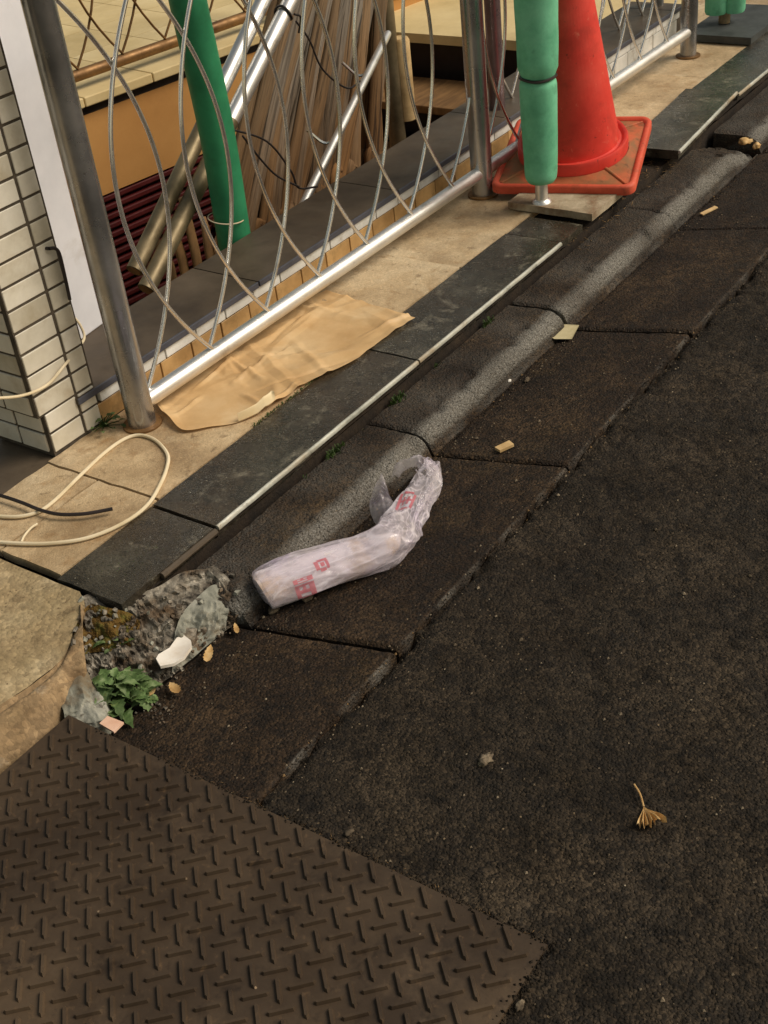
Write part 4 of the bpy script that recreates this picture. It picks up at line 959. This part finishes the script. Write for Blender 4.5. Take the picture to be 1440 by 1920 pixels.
def weed(name, base, n, spread, height, label, scale=1., tall=.5):
    w = root(name, base, label, 'weed')
    for i in range(n):
        a = random.uniform(0, 2*math.pi); rr = spread*math.sqrt(random.random()); h = height*(1-.75*rr/spread)*random.uniform(.5, 1)
        tip = Vector((math.cos(a)*rr, math.sin(a)*rr, h))
        o = link('leaf', random.choice(lms), w, tip); s_ = scale*random.uniform(.75, 1.15); o.scale = (s_, s_, s_)
        o.rotation_euler = (random.uniform(-.3, .3), random.uniform(-.7, .35), a+random.uniform(-.6, .6))
        mb = MB(); mb.tube(curve([Vector(base), Vector(base)+Vector((tip.x*.4, tip.y*.4, tip.z*.7)), Vector(base)+tip], 3), .0011, 5); part(w, 'stem', mb, 'tuft_green')
    return w
weed('weed', at(226, 1318, -.088), 85, .046, .062, 'leafy green weed growing from the crumbled kerb end')
weed('weed', at(215, 1215, -.055), 12, .03, .03, 'small dark weed in the mossy crack above the leafy weed', .55)
weed('weed', at(196, 800, .0), 22, .04, .035, 'low weed tucked between the tiled pillar and the corner post', .5)
# moss and tiny tufts along the slab edge
mb = MB()
for i in range(3200):
    t = random.random(); x = 1.33+1.0*t
    if nz(x, 0, 0, 13) < .1+random.random()*.5: continue
    y = 1.4135-abs(random.gauss(0, .006)); z = -.0345; a = random.uniform(0, 6.28); L = random.uniform(.004, .015); wv = Vector((math.cos(a), math.sin(a), 0))
    b = Vector((x, y, z)); pz_ = wv.cross(Vector((0, 0, 1)))*.0016; tp_ = b+wv*L*.6+Vector((0, 0, L*.8))
    mb.add([b-pz_, b+pz_, tp_+pz_*.6, tp_-pz_*.6], [(0, 1, 2, 3)])
single('moss_tufts', mb, 'tuft_green', kind='stuff', sharp=0)
mb = MB()
for i in range(500):
    x = 1.62+random.random()*.3 if i % 2 else 1.1+random.random()*.12
    y = (1.590+random.gauss(0, .002)) if i % 2 else 1.47+random.random()*.1
    z = .0 if i % 2 else -.004
    a = random.uniform(0, 6.28); L = random.uniform(.002, .006); wv = Vector((math.cos(a), math.sin(a), 0)); b = Vector((x, y, z)); pz_ = wv.cross(Vector((0, 0, 1)))*.0012; tp_ = b+wv*L*.6+Vector((0, 0, L*.7))
    mb.add([b-pz_, b+pz_, tp_+pz_*.6, tp_-pz_*.6], [(0, 1, 2, 3)])
single('moss_specks', mb, 'tuft_green', kind='stuff', sharp=0)

# ================================================================== LITTER
def rz_at(p):   # height of road or gutter
    if p.y < YG: return road_h(p.x, p.y)
    if p.y < 1.265: return gz(p.y)
    return -.085
def ground_px(x, y):
    p = at(x, y, -.06)
    for _ in range(3): p = at(x, y, rz_at(p))
    return p
def flat_bit(name, poly, th, material, label, cat, curl=.0, lift=.001, group=None):
    b = [ground_px(*p) for p in poly]; c = sum(b, Vector())/len(b); z0 = max(p.z for p in b)+lift; n = len(b); N = 5
    V = []; Fc = []
    for s_ in np.linspace(0, 1, N):
        for p in b:
            q = c.lerp(p, s_); V.append(Vector((q.x, q.y, z0+th+curl*(s_**2)*(.5+nz(q.x*9, q.y*9, 3, 4)))))
    for l in range(N-1): Fc += [(l*n+i, l*n+(i+1) % n, (l+1)*n+(i+1) % n, (l+1)*n+i) for i in range(n)]
    m = len(V); V += [v-Vector((0, 0, th)) for v in V[-n:]]; Fc += [((N-1)*n+i, (N-1)*n+(i+1) % n, m+(i+1) % n, m+i) for i in range(n)]+[tuple(range(m, m+n))]
    mb = MB().add(V, Fc); return single(name, mb, material, label, cat, group, sharp=30)
flat_bit('white_scrap', [(300, 1262), (304, 1252), (325, 1240), (338, 1222), (350, 1216), (364, 1226), (366, 1240), (352, 1258), (332, 1270), (308, 1276)], .006, 'white_scrap', 'broken white plastic scrap beside the leafy weed', 'scrap', .004, .024)
flat_bit('pink_paper', [(195, 1383), (210, 1369), (240, 1381), (222, 1399)], .004, 'pink_paper', 'small pink paper square at the checker plate edge', 'paper scrap', .0, .028)
flat_bit('cream_paper', [(1026, 638), (1044, 614), (1086, 617), (1072, 641), (1040, 642)], .001, 'cream_paper', 'square scrap of cream paper on the gutter joint', 'paper scrap', .008)
flat_bit('wood_chip', [(928, 846), (955, 832), (964, 838), (938, 851)], .006, 'pale_wood', 'pale flat wood chip beside a gutter joint', 'wood chip')
flat_bit('wood_splinter', [(1312, 404), (1340, 389), (1346, 391), (1318, 406)], .003, 'pale_wood', 'pale wood splinter in the far gutter', 'splinter')
def dead_leaf(x, y, L, W, ang, label, z=None):
    V, Fc = leaf_geo(L, W, -.1, 11, .15); p = (ground_px(x, y) if z is None else at(x, y, z))+Vector((0, 0, .004)); rm_ = Matrix.Rotation(R(ang), 3, 'Z')
    V = [Vector((v.x-L/2, v.y*(1-.25*(abs(v.y)/W)), v.z*.2+.55*abs(v.y)**1.3*6*.25+.12*L*(v.x/L-.5)**2*2+.0015*nz(v.x*90, v.y*90, L*99))) for v in V]
    single('dry_leaf', MB().add([rm_ @ v+p for v in V], Fc), 'dry_leaf', label, 'leaf', sharp=0)
dead_leaf(393, 1231, .040, .0105, 30, 'curled tan dry leaf beside the white scrap', -.076)
dead_leaf(328, 1295, .030, .011, 70, 'cupped amber dry leaf below the white scrap', -.078)
dead_leaf(287, 1301, .020, .006, 10, 'tiny pale dry leaf touching the leafy weed', -.076)
dead_leaf(444, 1183, .026, .006, 50, 'small dry leaf below the end of the broken kerb')
# lumpy bits
def lump(name, x, y, r, material, label, cat, sq=(1, 1, .7), group=None, z=None, rough=.35):
    p = ground_px(x, y) if z is None else at(x, y, z); bm = bmesh.new(); bmesh.ops.create_icosphere(bm, subdivisions=3, radius=1); sd_ = random.random()*50
    V = []
    for v in bm.verts:
        k = 1+.35*noise.noise(v.co*1.4+Vector((sd_, 0, 0)))+rough*.8*noise.noise(v.co*3.2+Vector((sd_, 0, 0)))-rough*.5*abs(noise.noise(v.co*6+Vector((sd_, 0, 0))))
        V.append(Vector((v.co.x*sq[0], v.co.y*sq[1], v.co.z*sq[2]))*r*k+p+Vector((0, 0, r*sq[2]*.75)))
    Fc = [tuple(v.index for v in f.verts) for f in bm.faces]; bm.free()
    return single(name, MB().add(V, Fc), material, label, cat, group, sharp=0)
lump('pale_pebble', 858, 797, .010, 'pale_wood', 'pale lump of litter beside the rounded kerb edge', 'pebble', (1, .7, .6))
lump('pebble', 954, 716, .006, 'white_scrap', 'tiny white pebble in the gutter near the paper square', 'pebble')
lump('pebble', 988, 714, .0065, 'grit', 'grey crumb in the gutter next to the tiny white pebble', 'pebble', (1.5, .8, .6))
lump('crumpled_scrap', 910, 1427, .011, 'grit', 'crumpled grey scrap alone on the open asphalt', 'scrap', (1.3, .8, .35), rough=1.)
lump('pebble', 655, 1563, .006, 'grit', 'grey stone by the upper edge of the checker plate', 'pebble', (1.4, .8, .6))
lump('pebble', 578, 1122, .011, 'grit', 'mottled stone under the belly of the plastic bag', 'pebble', (1.2, .9, .6))
lump('pebble', 514, 1146, .010, 'grit', 'wedge-shaped stone at the closed end of the plastic bag', 'pebble', (1.2, .8, .6))
lump('pebble', 1068, 590, .006, 'pale_wood', 'pale chip on the gutter above the paper square', 'pebble', (1.8, .7, .5))
lump('pebble', 975, 1888, .006, 'grit', 'stone lodged against the side edge of the checker plate', 'pebble', (1.4, .8, .6))
# ginkgo leaf
ap = ground_px(1207, 1515); gk = root('ginkgo_leaf', ap, 'dried tan ginkgo leaf with its stem on the asphalt', 'leaf')
tips = [(1192, 1560), (1202, 1558), (1212, 1560), (1222, 1556), (1233, 1550), (1250, 1549)]
T = curve([ground_px(*p)+Vector((0, 0, .002)) for p in tips], 5); Q = []
for i, t in enumerate(T):
    f_ = 1+.10*math.sin(i*1.9); Q.append([ap.lerp(t, s_*f_)+Vector((0, 0, .003+.009*math.sin(s_*2.2)*(1+.8*math.sin(i*1.3))*s_)) for s_ in np.linspace(0.02, 1, 8)])
mb = MB(); mb.grid(Q); part(gk, 'blade', mb, 'dry_leaf', sharp=0)
mb = MB(); mb.tube(curve([ap+Vector((0, 0, .003)), ground_px(1200, 1496)+Vector((0, 0, .008)), ground_px(1189, 1476)+Vector((0, 0, .006))], 4), .0013, 6); part(gk, 'stem', mb, 'dry_leaf')
# dry leaf clump at the broken far kerb
lump('dry_leaf_clump', 1398, 268, .022, 'dry_leaf', 'clump of pale dry leaves at the broken far kerb block', 'leaf clump', (1.3, .9, .5), z=-.06)
lump('dry_leaf_clump', 1418, 278, .014, 'dry_leaf', 'small orange dry leaf knot beside the broken far kerb', 'leaf clump', (1, .8, .7), z=-.07)
# straw and crumbs in the gap left by the missing slab
def chips(name, n, fx, fy_, fz, lmin, lmax, material, kind='stuff'):
    mb = MB()
    for i in range(n):
        x, y = fx(), fy_(); z = fz(x, y); a = random.uniform(0, 6.28); L = random.uniform(lmin, lmax); w = L*random.uniform(.05, .16); d = Vector((math.cos(a), math.sin(a), random.uniform(-.15, .4))).normalized()*L/2
        s_ = Vector((-math.sin(a), math.cos(a), random.uniform(-.4, .4)))*w/2; c = Vector((x, y, z+.002+abs(d.z))); u_ = Vector((0, 0, w*.4))
        mb.add([c-d-s_, c-d+s_, c+d+s_, c+d-s_, c-d+u_, c+d+u_], [(0, 1, 2, 3), (0, 3, 5, 4), (1, 4, 5, 2), (0, 4, 1), (3, 2, 5)])
    return single(name, mb, material, kind=kind, sharp=0)
chips('straw_litter', 420, lambda: random.uniform(2.7, 3.4), lambda: random.uniform(1.40, 1.56)-abs(random.gauss(0, .01)), lambda x, y: (-.034 if y < 1.42 else -.020), .003, .018, 'straw')
# grit scattered over road and gutter
def grit(n):
    mb = MB()
    oct_f = [(0, 2, 4), (2, 1, 4), (1, 3, 4), (3, 0, 4), (2, 0, 5), (1, 2, 5), (3, 1, 5), (0, 3, 5)]
    for i in range(n):
        x = random.uniform(.75, 3.3); y = random.uniform(.15, 1.26) if i % 3 else random.choice((YG+random.gauss(0, .02), 1.255-abs(random.gauss(0, .02))))
        if x < px1+.01 and y > py0-.01: continue
        r = random.choice((.0012, .0016, .002, .0028)) if random.random() < .97 else .0045; z = rz_at(Vector((x, y, 0)))+r*.3
        V = [Vector((x+r*random.uniform(.6, 1.3), y, z)), Vector((x-r*random.uniform(.6, 1.3), y, z)), Vector((x, y+r*random.uniform(.6, 1.3), z)), Vector((x, y-r*random.uniform(.6, 1.3), z)), Vector((x, y, z+r*.8)), Vector((x, y, z-r*.8))]
        mb.add(V, oct_f)
    return single('road_grit', mb, 'grit', kind='stuff', smooth=False)
grit(2000)
chips('plate_edge_crumbs', 140, lambda: px1+abs(random.gauss(.002, .006)), lambda: random.uniform(.5, 1.3), lambda x, y: ZR if y < YG else gz(y), .002, .006, 'straw')

SHARED_F = [(0, 2, 4), (2, 1, 4), (1, 3, 4), (3, 0, 4)]
def soil_bits(name, pts, rmin, rmax, material):
    mb = MB()
    for p in pts:
        r = random.uniform(rmin, rmax); q = lambda: random.uniform(.5, 1.4)*r
        mb.add([p+Vector((q(), 0, -.001)), p+Vector((-q(), 0, -.001)), p+Vector((0, q(), -.001)), p+Vector((0, -q(), -.001)), p+Vector((0, 0, r*.9))], SHARED_F)
    return single(name, mb, material, kind='stuff', smooth=False)
edge = []
for _ in range(700):
    y = random.uniform(py0-.01, 1.3); x = px1+random.gauss(.004, .0045)
    edge.append(Vector((x, y, ZP if x < px1 else (rz_at(Vector((x, y, 0)))))))
for _ in range(260):
    x = random.uniform(.55, px1+.01); y = py0+random.gauss(-.004, .0045)
    edge.append(Vector((x, y, ZP if y > py0 else road_h(x, y))))
soil_bits('plate_edge_soil', edge, .0012, .0042, 'asphalt')
deb = []
for _ in range(700):
    x = random.uniform(1.25, 3.45); y = 1.2655-abs(random.gauss(0, .010)); deb.append(Vector((x, y, gz(y))))
for _ in range(600):
    x = random.uniform(.9, 3.4); y = YG+random.gauss(0, .008); deb.append(Vector((x, y, rz_at(Vector((x, y, 0))))))
soil_bits('gutter_silt', deb, .0008, .0028, 'dirt')
soil_bits('gutter_crumbs', [p for p in deb if random.random() < .12], .0010, .0034, 'straw')
